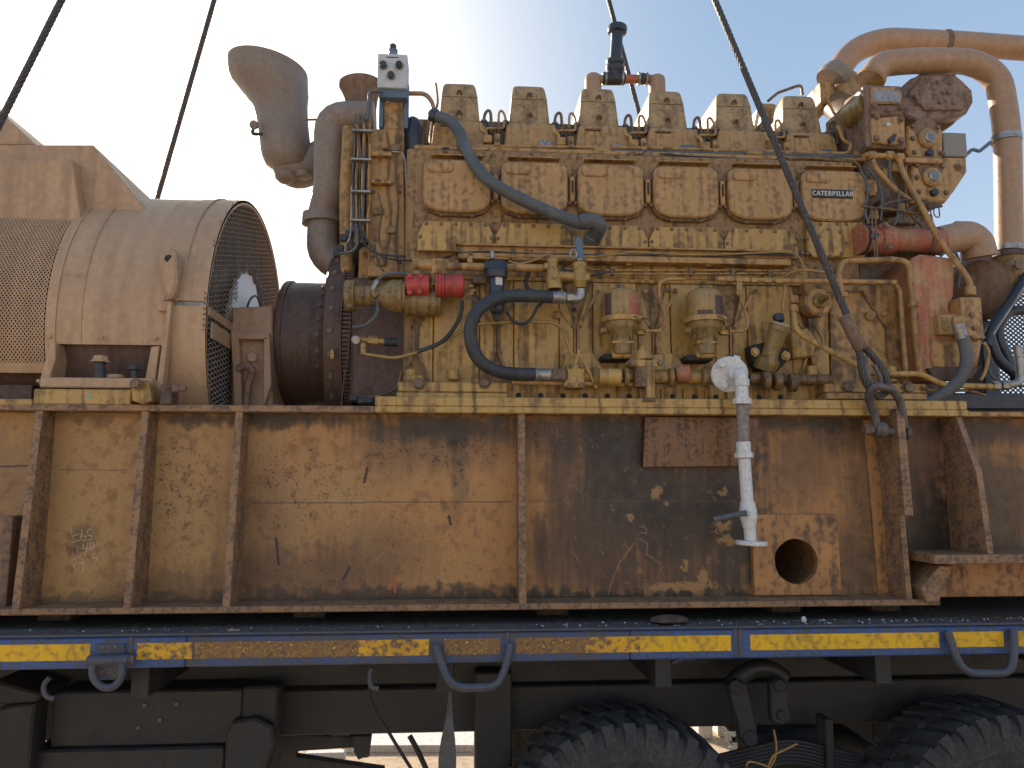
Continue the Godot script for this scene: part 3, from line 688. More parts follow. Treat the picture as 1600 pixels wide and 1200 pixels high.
func build_skid():
	var t = thing("skid_base", "oil stained orange brown steel skid girder under the engine and generator", "skid", Vector3(0.4, 1.835, -1.05))
	var yf = 2.82      # underside of the top flange
	var y0 = 1.864      # underside of the bottom flange
	var zw = -0.13
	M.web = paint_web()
	var hc = Vector2(1.79, 2.054)
	var hr = 0.118
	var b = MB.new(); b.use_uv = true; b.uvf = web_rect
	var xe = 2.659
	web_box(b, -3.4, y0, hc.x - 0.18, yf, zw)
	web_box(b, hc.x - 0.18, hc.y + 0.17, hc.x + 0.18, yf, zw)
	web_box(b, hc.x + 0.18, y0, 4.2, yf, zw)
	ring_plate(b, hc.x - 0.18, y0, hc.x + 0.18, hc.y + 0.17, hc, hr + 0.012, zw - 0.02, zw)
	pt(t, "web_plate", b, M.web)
	bx(t, "web_plate", M.orange, Vector3(0.4, (yf + y0) / 2, -1.97), Vector3(7.6, yf - y0, 0.02), 0.0)
	bx(t, "top_plate", M.edge, Vector3(0.4, yf + 0.016, -1.06), Vector3(7.6, 0.012, 1.85), 0.002)
	for x in [-3.3, -1.4, 0.4, 2.2, 4.1]:
		bx(t, "cross_beam", M.edge, Vector3(x, (yf + y0) / 2 - 0.02, -1.05), Vector3(0.03, yf - y0 - 0.06, 1.8), 0.0)
	# flanges
	bx(t, "top_flange", M.edge, Vector3((-3.4 + -0.426) / 2, yf + 0.017, -0.07), Vector3(-0.426 + 3.4, 0.034, 0.14), 0.004)
	bx(t, "top_flange", M.ochre, Vector3((4.2 + 2.74) / 2, yf + 0.014, -0.07), Vector3(4.2 - 2.74, 0.026, 0.14), 0.004)
	b = MB.new(); b.box(Vector3((-0.426 + 2.736) / 2, yf + 0.017, -0.06), Vector3(2.736 - -0.426 - 0.004, 0.034, 0.15), 0.004)
	b.box(Vector3((-0.426 + 2.736) / 2, yf + 0.059, -0.065), Vector3(2.736 - -0.426 - 0.004, 0.05, 0.145), 0.005)
	pt(t, "bed_rail", b, M.olive)
	bx(t, "bottom_flange", M.edge, Vector3((-3.4 + 2.467) / 2, y0 - 0.004, -0.03), Vector3(2.467 + 3.4, 0.03, 0.2), 0.004)
	bx(t, "bottom_flange", M.edge, Vector3(0.4, y0 - 0.004, -2.0), Vector3(7.6, 0.03, 0.2), 0.004)
	var yt2 = yf - 0.001
	var yb2 = y0 + 0.012
	for x in [-2.072, -1.562, -1.102, 0.327]:
		b = MB.new()
		var tk = 0.0175
		hex8(b, v3([x - tk, yt2, zw + 0.001, x + tk, yt2, zw + 0.001, x + tk, yt2, -0.004, x - tk, yt2, -0.004]), v3([x - tk, yb2, zw + 0.001, x + tk, yb2, zw + 0.001, x + tk, yb2, 0.066, x - tk, yb2, 0.066]))
		pt(t, "stiffener", b, M.edge)
	bx(t, "label_holder", M.rust, Vector3(-2.19,2.077,-0.07),Vector3(0.054,0.452,0.1), 0.004)
	# plates welded to the web
	pr(t, "patch_plate", M.oilplate, v2([0.993,2.815,1.618,2.812,1.575,2.555,0.977,2.548]), -0.09, -0.075, 0.002)
	b = MB.new(); ring_plate(b, 1.558, 1.881, 2.027, 2.299, hc, hr, zw + 0.001, -0.09)
	pt(t, "hole_plate", b, M.orange, "square plate with a flame cut round hole")
	b = MB.new(); b.lathe(Vector3(hc.x, hc.y, zw - 0.03), Vector3(hc.x, hc.y, -2), [[0, hr + 0.02], [0.9, hr + 0.02]], 28, false)
	b.lathe(Vector3(hc.x, hc.y, -1.05), Vector3(hc.x, hc.y, -2), [[0, hr + 0.02], [0.01, hr + 0.02]], 28)
	pt(t, "pipe_sleeve", b, M.edge)
	# lifting lug beside the shackle
	var lx = 2.31
	var yl = 2.301
	b = MB.new()
	hex8(b, v3([lx - 0.02, yf + 0.03, zw + 0.001, lx + 0.02, yf + 0.03, zw + 0.001, lx + 0.02, yf + 0.03, 0.085, lx - 0.02, yf + 0.03, 0.085]), v3([lx - 0.02, yl, zw + 0.001, lx + 0.02, yl, zw + 0.001, lx + 0.022, yl, 0.105, lx - 0.022, yl, 0.105]))
	pt(t, "lifting_lug", b, M.edge)
	b = MB.new()
	hex8(b, v3([lx - 0.014, yl - 0.001, zw + 0.001, lx + 0.014, yl - 0.001, zw + 0.001, lx + 0.014, yl - 0.001, 0.04, lx - 0.014, yl - 0.001, 0.04]), v3([lx - 0.014, yb2, zw + 0.001, lx + 0.014, yb2, zw + 0.001, lx + 0.014, yb2, 0.06, lx - 0.014, yb2, 0.06]))
	pt(t, "stiffener", b, M.edge)
	pr(t, "doubler_plate", M.orange, v2([2.219,2.811,2.291,2.811,2.301,1.868,2.245,1.868]), zw + 0.001, -0.112, 0.003)
	# outrigger at the right: gusset, ledge and plate beneath
	var gx = 2.666 + 0.02
	b = MB.new()
	var prof = v2([zw, yf - 0.001, 0.0, yf - 0.001, 0.13, 2.519, 0.17, 2.109, zw, 2.109])
	for sx in [-1.0, 1.0]:
		var fp = []
		for p in prof: fp.append(Vector3(gx + sx * 0.016, p.y, p.x))
		b.face(fp, Vector3(sx, 0, 0))
	for i in prof.size():
		var p = prof[i]; var q = prof[(i + 1) % prof.size()]
		var d = (q - p).normalized()
		b.quad(Vector3(gx - 0.016, p.y, p.x), Vector3(gx + 0.016, p.y, p.x), Vector3(gx + 0.016, q.y, q.x), Vector3(gx - 0.016, q.y, q.x), Vector3(0, -d.x, d.y) if d.cross(Vector2(1, 0)) > 0 else Vector3(0, -d.x, d.y))
	pt(t, "gusset", b, M.edge)
	var yg = 2.111
	bx(t, "ledge_plate", M.edge, Vector3((2.374 + 4.2) / 2, yg - 0.025, 0.03), Vector3(4.2 - 2.374, 0.045, 0.33), 0.004)
	pr(t, "knee_plate", M.edge, v2([2.455,2.046,2.53,2.046,2.442,1.865,2.374,1.866,2.352,1.933]), -0.12, 0.1, 0.004)
	bx(t, "toe_plate", M.orange, Vector3(3.4, (yg + y0) / 2 - 0.02, -0.06), Vector3(1.8, yg - y0 - 0.05, 0.03), 0.003)
	# timbers between skid and deck
	var nth = -1
	for x in [-3.1, -2.0, -0.75, 0.5, 1.75, 2.3]:
		nth += 1
		var bt = MB.new(); bt.box(Vector3(x, 1.804, -1.1), Vector3(0.16, 0.043, 1.9), 0.004)
		tag(pt(self, "timber_bearer", bt, M.timber), "dark timber bearer under the skid, %s from the left" % ["first", "second", "third", "fourth", "fifth", "sixth"][nth], "timber", "timber bearers under the skid")

# ---------------------------------------------------------------- generator
# net of flat crossing strands between two directions; place(u, v) maps the sheet to space, keep(u, v) says where it is cut
func net(b, u0, u1, v0, v1, du, dv, wid, place, keep):
	var nu = int((u1 - u0) / du)
	var nv = int((v1 - v0) / dv)
	for i in nu + 1:
		for j in nv + 1:
			var u = u0 + i * du
			var v = v0 + j * dv
			for e in [1.0, -1.0]:
				var ua = u; var va = v if e > 0 else v + dv
				var ub = u + du; var vb = v + dv if e > 0 else v
				if not keep.call((ua + ub) / 2, (va + vb) / 2): continue
				var p = place.call(ua, va); var q = place.call(ub, vb)
				var n = place.call((ua + ub) / 2 + du * 0.2, va).direction_to(place.call((ua + ub) / 2, va)).cross(place.call(ua, (va + vb) / 2 + dv * 0.2).direction_to(place.call(ua, (va + vb) / 2))).normalized()
				var s = (q - p).normalized().cross(n) * wid
				var k = n * wid * 0.7
				b.quad(p - s + k, q - s + k, q + s + k, p + s + k, n)
				b.quad(p - s + k, q - s + k, q - s - k, p - s - k, -s.normalized())
				b.quad(p + s + k, q + s + k, q + s - k, p + s - k, s.normalized())
var GY = 3.355
var GZ = -1.05
func on_cyl(x, a, r): return Vector3(x, GY + sin(a) * r, GZ + cos(a) * r)
func shell(b, x0, x1, a0, a1, r, th, n = 24):
	var rows = []
	for i in n + 1:
		var a = lerp(a0, a1, float(i) / n)
		rows.append([on_cyl(x0, a, r), on_cyl(x1, a, r), on_cyl(x1, a, r - th), on_cyl(x0, a, r - th)])
	b.grid(rows, true, true, true, 0.74)

func build_generator():
	var t = thing("generator", "tan electric generator with rounded housing and expanded metal screens at the left", "generator", Vector3(-2.2, 2.86, -1.05))
	var xl = -2.152; var xr = -1.564; var xe = -1.337
	var alow = -0.19
	var b = MB.new(); shell(b, xl, xr, alow, 2.6, 0.9, 0.012)
	pt(t, "cover_panel", b, M.tan)
	b = MB.new(); shell(b, xl - 0.001, -2.101, alow - 0.12, 2.6, 0.906, 0.005)
	pt(t, "panel_strip", b, M.tan)
	b = MB.new(); shell(b, -1.979, -1.972, alow, 1.4, 0.9035, 0.003)
	pt(t, "panel_seam", b, M.tan)
	b = MB.new(); shell(b, xr + 0.002, xe, 0.075, 3.0, 0.905, 0.014)
	pt(t, "end_band", b, M.tan)
	b = MB.new(); shell(b, xr + 0.09, xr + 0.1, 0.075, 2.6, 0.912, 0.006)
	pt(t, "band_seam", b, M.tan)
	b = MB.new(); shell(b, xr + 0.002, xe, -1.0, 0.045, 0.905, 0.014)
	pt(t, "lower_band", b, M.tan)
	b = MB.new(); shell(b, xr + 0.002, xe - 0.01, 0.03, 0.09, 0.89, 0.02)
	pt(t, "band_joint", b, M.steel)
	# dark core inside the screens
	b = MB.new(); b.lathe(Vector3(-3.6, GY, GZ), Vector3(0, GY, GZ), [[0, 0.8], [3.6 + xl, 0.8], [3.6 + xl, 0.84], [3.6 + xe - 0.09, 0.85], [3.6 + xe - 0.075, 0.84], [3.6 + xe - 0.07, 0.3]], 48)
	pt(t, "stator_core", b, M.brown)
	# screen at the left
	b = MB.new()
	net(b, -3.3, xl, -0.3, 0.72, 0.019, 0.03, 0.0032, func(u, v): return on_cyl(u, v, 0.9), func(u, v): return u < xl)
	pt(t, "side_screen", b, M.tan)
	b = MB.new(); shell(b, -3.4, xl - 0.002, -0.36, -0.3, 0.906, 0.02, 3)
	pt(t, "screen_frame", b, M.tan)
	# end plate with screens
	b = MB.new()
	var rows = []
	for i in 60:
		var a = TAU * i / 60.0
		rows.append([on_cyl(xe, a, 0.905), on_cyl(xe, a, 0.875), on_cyl(xe - 0.012, a, 0.875), on_cyl(xe - 0.012, a, 0.905)])
	rows.append(rows[0])
	b.grid(rows, true, false, false)
	pt(t, "end_rim", b, M.tan)
	b = MB.new()
	net(b, -0.875, 0.875, -0.875, 0.875, 0.1, 0.029, 0.0028, func(u, v): return Vector3(xe - 0.006, GY + v, GZ + u), func(u, v): return u * u + v * v < 0.775 and (u * u * 1.4 + (v + 0.02) * (v + 0.02) > 0.25 + 0.03 * (int(u * 28 + 100) % 2)))
	pt(t, "end_screen", b, M.galvanised)
	b = MB.new(); b.box(Vector3(xe + 0.002, GY + 0.02, GZ + 0.62), Vector3(0.012, 0.05, 0.5), 0.003)
	b.box(Vector3(xe + 0.002, GY - 0.07, GZ + 0.58), Vector3(0.012, 0.09, 0.46), 0.003)
	pt(t, "end_strap", b, M.tan)
	b = MB.new()
	rows = []
	for i in 25:
		var a = PI * i / 24.0
		var ro = 0.5 + 0.025 * (i % 2)
		rows.append([Vector3(xe - 0.03, GY - 0.05 + sin(a) * ro, GZ + cos(a) * ro * 0.82), Vector3(xe - 0.03, GY - 0.05 + sin(a) * 0.28, GZ + cos(a) * 0.24), Vector3(xe - 0.05, GY - 0.05 + sin(a) * 0.28, GZ + cos(a) * 0.24), Vector3(xe - 0.05, GY - 0.05 + sin(a) * ro, GZ + cos(a) * ro * 0.82)])
	b.grid(rows, true)
	pt(t, "bearing_shroud", b, M.whitegloss, "white arched plate round the bearing")
	hose(t, "shroud_cable", M.rubber, v3([xe + 0.02, GY - 0.1, GZ + 0.25, xe + 0.02, GY + 0.2, GZ + 0.2, xe + 0.03, GY + 0.31, GZ + 0.02, xe + 0.02, GY + 0.2, GZ - 0.22]), 0.007)
	# bearing pedestal and coupling
	var k = MB.new()
	k.prism(v2([-1.347,3.499,-1.11,3.511,-1.085,2.892,-1.319,2.89]), -1.4, -0.62, 0.01)
	var s = pt(t, "bearing_pedestal", k, M.tanpipe)
	bx(s, "rib", M.tanpipe, Vector3(-1.198,3.316,-0.59),Vector3(0.183,0.038,0.06), 0.004)
	pr(s, "rib", M.tanpipe, v2([-1.327,3.352,-1.283,3.334,-1.234,2.885,-1.284,2.885]), -0.62, -0.56, 0.004)
	pr(s, "rib", M.tanpipe, v2([-1.136,3.313,-1.102,3.306,-1.081,3.035,-1.119,2.901]), -0.62, -0.56, 0.004)
	cyl(s, "plug", M.tanpipe, Vector3(-1.212,3.201,-0.62), Vector3(-1.201,3.195,-0.58), 0.03)
	hose(s, "oil_pipe", M.rust, v3([-1.267,3.12,-0.54,-1.225,3.135,-0.54,-1.187,3.106,-0.54,-1.206,3.031,-0.54,-1.214,2.898,-0.54]), 0.022)
	b = MB.new()
	var dx0 = -1.103; var dx1 = -0.793
	b.lathe(Vector3(dx0, GY, GZ), Vector3(dx1, GY, GZ), [[0, 0.3], [0, 0.405], [0.01, 0.412], [0.04, 0.412], [0.041, 0.4], [dx1 - dx0, 0.4]], 56)
	s = pt(t, "coupling_drum", b, M.brown)
	var bp = []
	for i in 7: bp.append(on_cyl(dx1 - 0.05, -0.5 + i * 0.24, 0.4))
	for i in 7: bolts(s, M.bolt, [bp[i]], 0.013, null, (bp[i] - Vector3(bp[i].x, GY, GZ)).normalized())
	# feet
	bx(t, "recess_back", M.tan, Vector3((xl + xr) / 2, 3.104, -0.33), Vector3(xr - xl, 0.3, 0.03), 0.003)
	pr(t, "recess_cheek", M.tan, v2([-2.152,2.969,-2.111,3.183,-2.085,3.183,-2.079,3.103,-2.107,2.969]), -0.32, -0.13, 0.004)
	pr(t, "recess_cheek", M.tan, v2([-1.602,3.169,-1.56,3.176,-1.575,2.934,-1.633,2.933]), -0.32, -0.13, 0.004)
	bx(t, "foot_ledge", M.tan, Vector3(-1.821,2.965,-0.18),Vector3(0.548,0.052,0.3), 0.006)
	k = bx(t, "foot_beam", M.olive, Vector3(-1.869,2.89,-0.15),Vector3(0.471,0.077,0.3), 0.006)
	lettering(k, "painted_number", M.mark, "2", Vector3(-1.838,2.89,0.002), 0.036, 0.002)
	bx(t, "foot_beam", M.olive, Vector3(-2.9, 2.862, -0.1), Vector3(-2.107 * 2.0 + 5.8, 0.03, 0.2), 0.004)
	bx(t, "frame_beam", M.brown, Vector3(-2.645,2.926,-0.4),Vector3(0.799,0.108,0.3), 0.004)
	for q in [[Vector3(-1.835,2.994,-0.1), Vector3(-1.841,3.081,-0.1), 0.026, 0.036], [Vector3(-1.666,2.996,-0.1), Vector3(-1.669,3.042,-0.1), 0.018, 0.028]]:
		s = cyl(t, "jacking_bolt", M.rubber, q[0], q[1], q[2])
		bolts(s, M.tan if q[2] > 0.02 else M.rubber, [q[1]], q[3], null, Vector3.UP, "bolt_head")
	cyl(t, "washer", M.tan, Vector3(-1.776,3,-0.14), Vector3(-1.777,3.02,-0.14), 0.045)
	k = pr(t, "adjuster_block", M.olive, v2([-1.622,2.938,-1.569,2.977,-1.537,2.958,-1.519,2.869,-1.561,2.85,-1.612,2.868]), -0.06, 0.04, 0.006)
	cyl(k, "screw", M.rust, Vector3(-1.602,2.953,0.03), Vector3(-1.586,2.948,0.07), 0.028)
	bolts(k, M.rust, [Vector3(-1.583,2.948,0.07)], 0.022, null, Vector3.BACK, "screw_head")
	k = bx(t, "adjuster_block", M.brown, Vector3(-1.458,2.904,-0.03),Vector3(0.056,0.103,0.1), 0.005)
	cyl(k, "screw", M.rust, Vector3(-1.451,2.935,0), Vector3(-1.366,2.936,0), 0.016)
	cyl(k, "nut", M.rust, Vector3(-1.432,2.936,0), Vector3(-1.401,2.936,0), 0.027, 0.004, 6)
	pr(t, "side_gusset", M.tan, v2([-1.52,3.409,-1.5,3.396,-1.528,2.864,-1.559,2.864]), -0.16, -0.1, 0.003)
	bx(t, "bolt_flange", M.tan, Vector3(-1.542,3.386,-0.145),Vector3(0.072,0.055,0.05), 0.004)
	var bl = v3([-2.068,3.556,-0.145,-2.007,3.553,-0.145,-2.127,3.219,-0.145,-1.864,3.219,-0.145,-1.591,3.216,-0.145,-1.563,3.416,-0.145,-1.539,3.231,-0.145,-1.552,2.996,-0.145,-2.161,2.987,-0.145])
	bolts(t, M.tan, bl, 0.011, stud_mesh)
	# lifting eye
	b = MB.new(); b.prism(v2([-1.57,3.638,-1.554,3.686,-1.515,3.697,-1.488,3.667,-1.472,3.503,-1.494,3.427,-1.519,3.413,-1.55,3.501]), -0.18, -0.08, 0.014)
	k = pt(t, "lifting_eye", b, M.tan)
	cyl(k, "eye_hole", M.dark, Vector3(-1.521,3.632,-0.085), Vector3(-1.518,3.63,-0.078), 0.021)
	# hood on top
	k = MB.new(); k.prism(v2([-3.195,4.375,-2.124,4.409,-1.818,4.047,-1.744,3.752,-3.13,3.723]), -1.65, -0.45, 0.006)
	k.prism(v2([-3.114,4.245,-2.185,4.274,-2.1,3.861,-2.125,3.824,-3.07,3.802]), -0.46, -0.35, 0.006)
	s = pt(t, "air_hood", k, M.tan)
	pr(t, "hood_top", M.tan, v2([-3.279,4.889,-2.917,4.824,-2.661,4.595,-2.468,4.421,-3.231,4.396]), -1.6, -0.5, 0.006)

# ---------------------------------------------------------------- engine
func arc_plate(b, c, r, a0, a1, y0, y1, th = 0.002):   # piece of an upright cylinder's skin
	var rows = []
	for i in 9:
		var a = lerp(a0, a1, i / 8.0)
		var d = Vector3(sin(a), 0, cos(a))
		rows.append([Vector3(c.x, y0, c.z) + d * (r + th), Vector3(c.x, y1, c.z) + d * (r + th), Vector3(c.x, y1, c.z) + d * r, Vector3(c.x, y0, c.z) + d * r])
	b.grid(rows, true)
func tapered(b, sections):   # [y, centre x, half width, z back, z front, corner]
	var rows = []
	for s in sections:
		var row = []
		for p in rr(Vector2(s[1], (s[3] + s[4]) / 2), Vector2(s[2] * 2, s[4] - s[3]), s[5], 3): row.append(Vector3(p.x, s[0], p.y))
		rows.append(row)
	b.grid(rows, true)
func bar(b, p, q, w, th):   # flat bar lying on the engine side
	var d = (q - p).normalized()
	var s = Vector3(-d.y, d.x, 0).normalized() * w
	var k = Vector3(0, 0, th)
	b.grid([[p - s, p + s, p + s + k, p - s + k], [q - s, q + s, q + s + k, q - s + k]], true)

var EX0 = -0.018
var EP = (2.187 - -0.018) / 5.0

func build_engine():
	var e = thing("diesel_engine", "ochre six cylinder marine diesel engine covered with pipes, filters and hoses", "engine", Vector3(0.9, 2.86, -1.05))
	engine_block(e)
	engine_heads(e)
	engine_left(e)
	engine_middle(e)
	engine_right(e)

func engine_block(e):
	var blk = bx(e, "engine_block", M.block, Vector3(1.019,3.649,-1.04),Vector3(2.653,1.451,1.5), 0.01)
	bx(e, "gear_case", M.oily, Vector3(2.645,3.523,-1),Vector3(0.499,1.16,1.2), 0.01)
	var yT = 4.288; var yB = 3.982
	for i in 6:
		var cx = EX0 + EP * i
		var c = Vector2(cx, (yT + yB) / 2)
		var h = yT - yB
		# outline with big cut corners below and dips at the lower bolts
		var w = 0.19
		var ol = PackedVector2Array()
		for p in [[-w, 0.35], [-w + 0.008, 0.43], [-w + 0.035, 0.485], [-w + 0.07, 0.5], [w - 0.07, 0.5], [w - 0.035, 0.485], [w - 0.008, 0.43], [w, 0.35], [w, -0.24], [w - 0.008, -0.34], [w - 0.035, -0.43], [0.105, -0.485], [0.07, -0.5], [-0.07, -0.5], [-0.105, -0.485], [-w + 0.035, -0.43], [-w + 0.008, -0.34], [-w, -0.24]]: ol.append(c + Vector2(p[0], p[1] * h))
		var big = PackedVector2Array()
		for p in ol: big.append(c + (p - c) * Vector2(1.035, 1.075) + Vector2(0, -0.004))
		var k = pr(e, "inspection_cover", M.cover, ol, -0.262, -0.232, 0.009)
		if i == 5: k.set_meta("label", "end cover carrying the maker's nameplate")
		pr(k, "gasket_rim", M.oily, big, -0.289, -0.262, 0.004)  # oil grime, its dark tone also painting the crevice shade round the cover
		pr(k, "raised_pad", M.cover, rr(Vector2(cx - 0.095, c.y + h * 0.34), Vector2(0.15, 0.062), 0.026), -0.2325, -0.221, 0.006)
		bolts(k, M.bolt, [Vector3(cx - 0.085, c.y - h * 0.535, -0.262), Vector3(cx + 0.085, c.y - h * 0.535, -0.262), Vector3(cx - 0.07, c.y + h * 0.52, -0.262), Vector3(cx + 0.1, c.y + h * 0.52, -0.262)], 0.0125, stud_mesh)
		bx(e, "drip_ledge", M.ochre, Vector3(cx, c.y + h * 0.5 + 0.034, -0.268), Vector3(0.3, 0.008, 0.05), 0.002)
		if i == 0: continue
		var gx = cx - EP / 2
		k = pr(e, "clamp_link", M.ochre, rr(Vector2(gx, c.y + 0.005), Vector2(0.03, 0.15), 0.012), -0.285, -0.25, 0.005)
		pr(k, "slot", M.dark, rr(Vector2(gx, c.y + 0.02), Vector2(0.012, 0.075), 0.005), -0.255, -0.2485, 0.001)
		bolts(k, M.bolt, [Vector3(gx - 0.017, c.y + 0.085, -0.262), Vector3(gx + 0.017, c.y + 0.085, -0.262), Vector3(gx - 0.018, c.y - 0.076, -0.262), Vector3(gx + 0.018, c.y - 0.076, -0.262)], 0.0125, stud_mesh)
	# makers' nameplate on the last cover
	var np = bx(e, "nameplate", M.blackplate, Vector3(2.173,4.143,-0.229),Vector3(0.243,0.051,0.008), 0.001)
	lettering(np, "lettering", M.letter, "CATERPILLAR", Vector3(2.173,4.143,-0.225), 0.0295, 0.003)
	# row of bolted plates below the covers
	var yt = 3.928; var ys = 3.847; var yb = 3.755
	for i in 5:
		var x1 = 0.197 + EP * i - 0.003
		var x0 = x1 - EP + 0.006
		if i == 0: x0 = -0.237
		var k = pr(e, "side_plate", M.olive, PackedVector2Array([Vector2(x0, ys), Vector2(x0 + 0.04, yt), Vector2(x1 - 0.04, yt), Vector2(x1, ys), Vector2(x1, yb), Vector2(x0, yb)]), -0.289, -0.246, 0.004)
		var bp = []
		for j in 5: bp.append(Vector3(x0 + 0.05 + (x1 - x0 - 0.1) * j / 4.0, yt - 0.016, -0.246))
		bp.append(Vector3(x0 + 0.015, ys - 0.012, -0.246)); bp.append(Vector3(x1 - 0.015, ys - 0.012, -0.246))
		bolts(k, M.bolt, bp, 0.0115, stud_mesh)
	var lk = pr(e, "side_plate", M.olive, v2([2.022,3.978,2.37,3.982,2.357,3.769,2.049,3.763,2.013,3.808]), -0.289, -0.246, 0.004)
	var rc = Vector2(2.152, 3.846)
	lk = pr(e, "round_cover", M.olive, circ(rc, 0.088, 28, 0.006, 7), -0.246, -0.226, 0.005)
	var ring = []
	for j in 7: ring.append(Vector3(rc.x + cos(j * TAU / 7) * 0.083, rc.y + sin(j * TAU / 7) * 0.083, -0.226))
	bolts(lk, M.bolt, ring, 0.0115, stud_mesh)
	bolts(e, M.bolt, v3([2.098,3.964,-0.246,2.199,3.967,-0.246,2.253,3.968,-0.246,2.326,3.958,-0.246,1.979,3.876,-0.246,2.013,3.877,-0.246,1.982,3.788,-0.246,2.012,3.785,-0.246,2.054,3.702,-0.246,1.963,3.708,-0.246]), 0.0115, stud_mesh)
	# long channel with wiring
	lk = MB.new(); lk.box(Vector3(0.941,3.759,-0.225),Vector3(1.926,0.045,0.05), 0.003)
	lk.box(Vector3(0.934,3.707,-0.208),Vector3(1.883,0.035,0.085), 0.003)
	lk.box(Vector3(0.934,3.774,-0.21),Vector3(1.914,0.011,0.08), 0.002)
	var chn = pt(e, "cable_channel", lk, M.ochre)
	hose(chn, "wire", M.rubber, v3([-0.007,3.719,-0.17,0.148,3.733,-0.17,0.432,3.724,-0.17,0.611,3.728,-0.17,0.917,3.724,-0.17,1.19,3.741,-0.17,1.447,3.735,-0.17,1.669,3.751,-0.17,1.893,3.748,-0.17]), 0.005)
	hose(chn, "wire", M.brass, v3([0.148,3.706,-0.165,0.396,3.707,-0.165,0.646,3.705,-0.165,0.916,3.737,-0.165,0.953,3.745,-0.165,1.372,3.739,-0.165,1.817,3.764,-0.165,1.913,3.743,-0.165,1.941,3.699,-0.165,1.949,3.654,-0.165]), 0.006)
	bolts(chn, M.bolt, v3([0.913,3.744,-0.165,0.934,3.737,-0.165,1.391,3.747,-0.165,1.42,3.751,-0.165,1.887,3.754,-0.165,0.396,3.744,-0.165,0.06,3.719,-0.165,1.134,3.749,-0.165]), 0.011, stud_mesh)
	# rail of studs and lugs under the channel
	bx(e, "stud_rail", M.olive, Vector3(0.875,3.666,-0.275),Vector3(2.276,0.09,0.04), 0.003)
	var sp = []
	for j in 24: sp.append(Vector3(-0.064 + j * 0.083, 3.669, -0.253))
	bolts(e, M.bolt, sp, 0.0125, stud_mesh)
	for q in v3([0.061,3.677,-0.22,0.509,3.686,-0.22,0.949,3.698,-0.22,1.403,3.704,-0.22,1.86,3.71,-0.22]):
		var k = bx(e, "stop_lug", M.ochre, q, Vector3(0.03, 0.04, 0.06), 0.004)
		bolts(k, M.bolt, [q + Vector3(0, 0, 0.03)], 0.011, stud_mesh)
	cyl(e, "round_plug", M.oily, Vector3(1.089,3.714,-0.25), Vector3(1.082,3.705,-0.22), 0.02)
	pipe(e, "control_shaft", M.ochre, v3([0.524,3.654,-0.2,0.86,3.65,-0.2,2.091,3.671,-0.2]), 0.006, 0.02, 8)
	pipe(e, "control_shaft", M.olive, v3([0.757,3.623,-0.19,1.934,3.65,-0.19]), 0.005, 0.02, 8)
	for q in v3([0.854,3.64,-0.19,1.303,3.645,-0.19,1.543,3.646,-0.19,1.758,3.643,-0.19]):
		bx(e, "shaft_clamp", M.oily, q, Vector3(0.022, 0.05, 0.03), 0.004)
	# crankcase doors with braced pillars between
	var x0 = -0.236; var pp = (1.548 - -0.236) / 4.0
	var d0 = 3.592; var d1 = 3.537; var d2 = 3.344; var d3 = 3.182; var d4 = 2.997
	for i in 5:
		var l = x0 + pp * i + 0.012
		var r = l + pp - 0.024
		var m = (l + r) / 2
		var h = 0.127
		var dn = Node3D.new(); dn.name = "crankcase_door"; e.add_child(dn, true)
		pr(dn, "door_panel", M.olive, PackedVector2Array([Vector2(l, d2), Vector2(l + 0.07, d0), Vector2(m - h - 0.002, d0), Vector2(m - h - 0.002, d4), Vector2(l + 0.06, d4), Vector2(l, d3)]), -0.289, -0.262, 0.005)
		pr(dn, "door_panel", M.olive, PackedVector2Array([Vector2(m - h + 0.002, d0), Vector2(m + h - 0.002, d0), Vector2(m + h - 0.002, d4), Vector2(m - h + 0.002, d4)]), -0.289, -0.257, 0.004)
		pr(dn, "door_panel", M.olive, PackedVector2Array([Vector2(m + h + 0.002, d0), Vector2(r - 0.07, d0), Vector2(r, d2), Vector2(r, d3), Vector2(r - 0.06, d4), Vector2(m + h + 0.002, d4)]), -0.289, -0.262, 0.005)
	for i in 6:
		var x = x0 + pp * i
		var b = MB.new()
		var z = -0.268
		if i < 5: bar(b, Vector3(x + 0.012, d2 - 0.01, z), Vector3(x + 0.125, d1, z), 0.0085, 0.02)
		if i > 0: bar(b, Vector3(x - 0.012, d2 - 0.01, z), Vector3(x - 0.095, d2 + 0.09, z), 0.006, 0.014)
		bar(b, Vector3(x - 0.008, d2, z), Vector3(x - 0.008, d3, z), 0.005, 0.02)
		bar(b, Vector3(x + 0.008, d2, z), Vector3(x + 0.008, d3, z), 0.005, 0.02)
		bar(b, Vector3(x + 0.012, d3, z), Vector3(x + 0.085, d4, z), 0.007, 0.018)
		bar(b, Vector3(x - 0.012, d3, z), Vector3(x - 0.085, d4, z), 0.007, 0.018)
		var k = pt(e, "pillar_brace", b, M.oily if i < 2 else M.ochre)
		bolts(k, M.bolt, [Vector3(x - 0.018, d2 - 0.004, z + 0.012), Vector3(x + 0.018, d2 - 0.004, z + 0.012), Vector3(x - 0.018, d3, z + 0.012), Vector3(x + 0.018, d3, z + 0.012), Vector3(x + 0.125, d1, z + 0.012)], 0.013, stud_mesh)
	bx(e, "door_header", M.olive, Vector3(0.876,3.612,-0.277),Vector3(2.276,0.03,0.03), 0.003)
	for q in v3([0.544,3.397,-0.255,1.499,3.438,-0.255,1.05,3.542,-0.255]): cyl(e, "plug", M.ochre, q, q + Vector3(0, 0, 0.02), 0.025 if q.x < 0.6 else 0.014)
	cyl(e, "port", M.dark, Vector3(0.646,3.433,-0.258), Vector3(0.645,3.431,-0.25), 0.014)
	# sump rail and feet
	var sr = bx(e, "sump_rail", M.olive, Vector3(1.154,2.965,-0.3),Vector3(1.786,0.085,0.2), 0.006)
	var hp = []
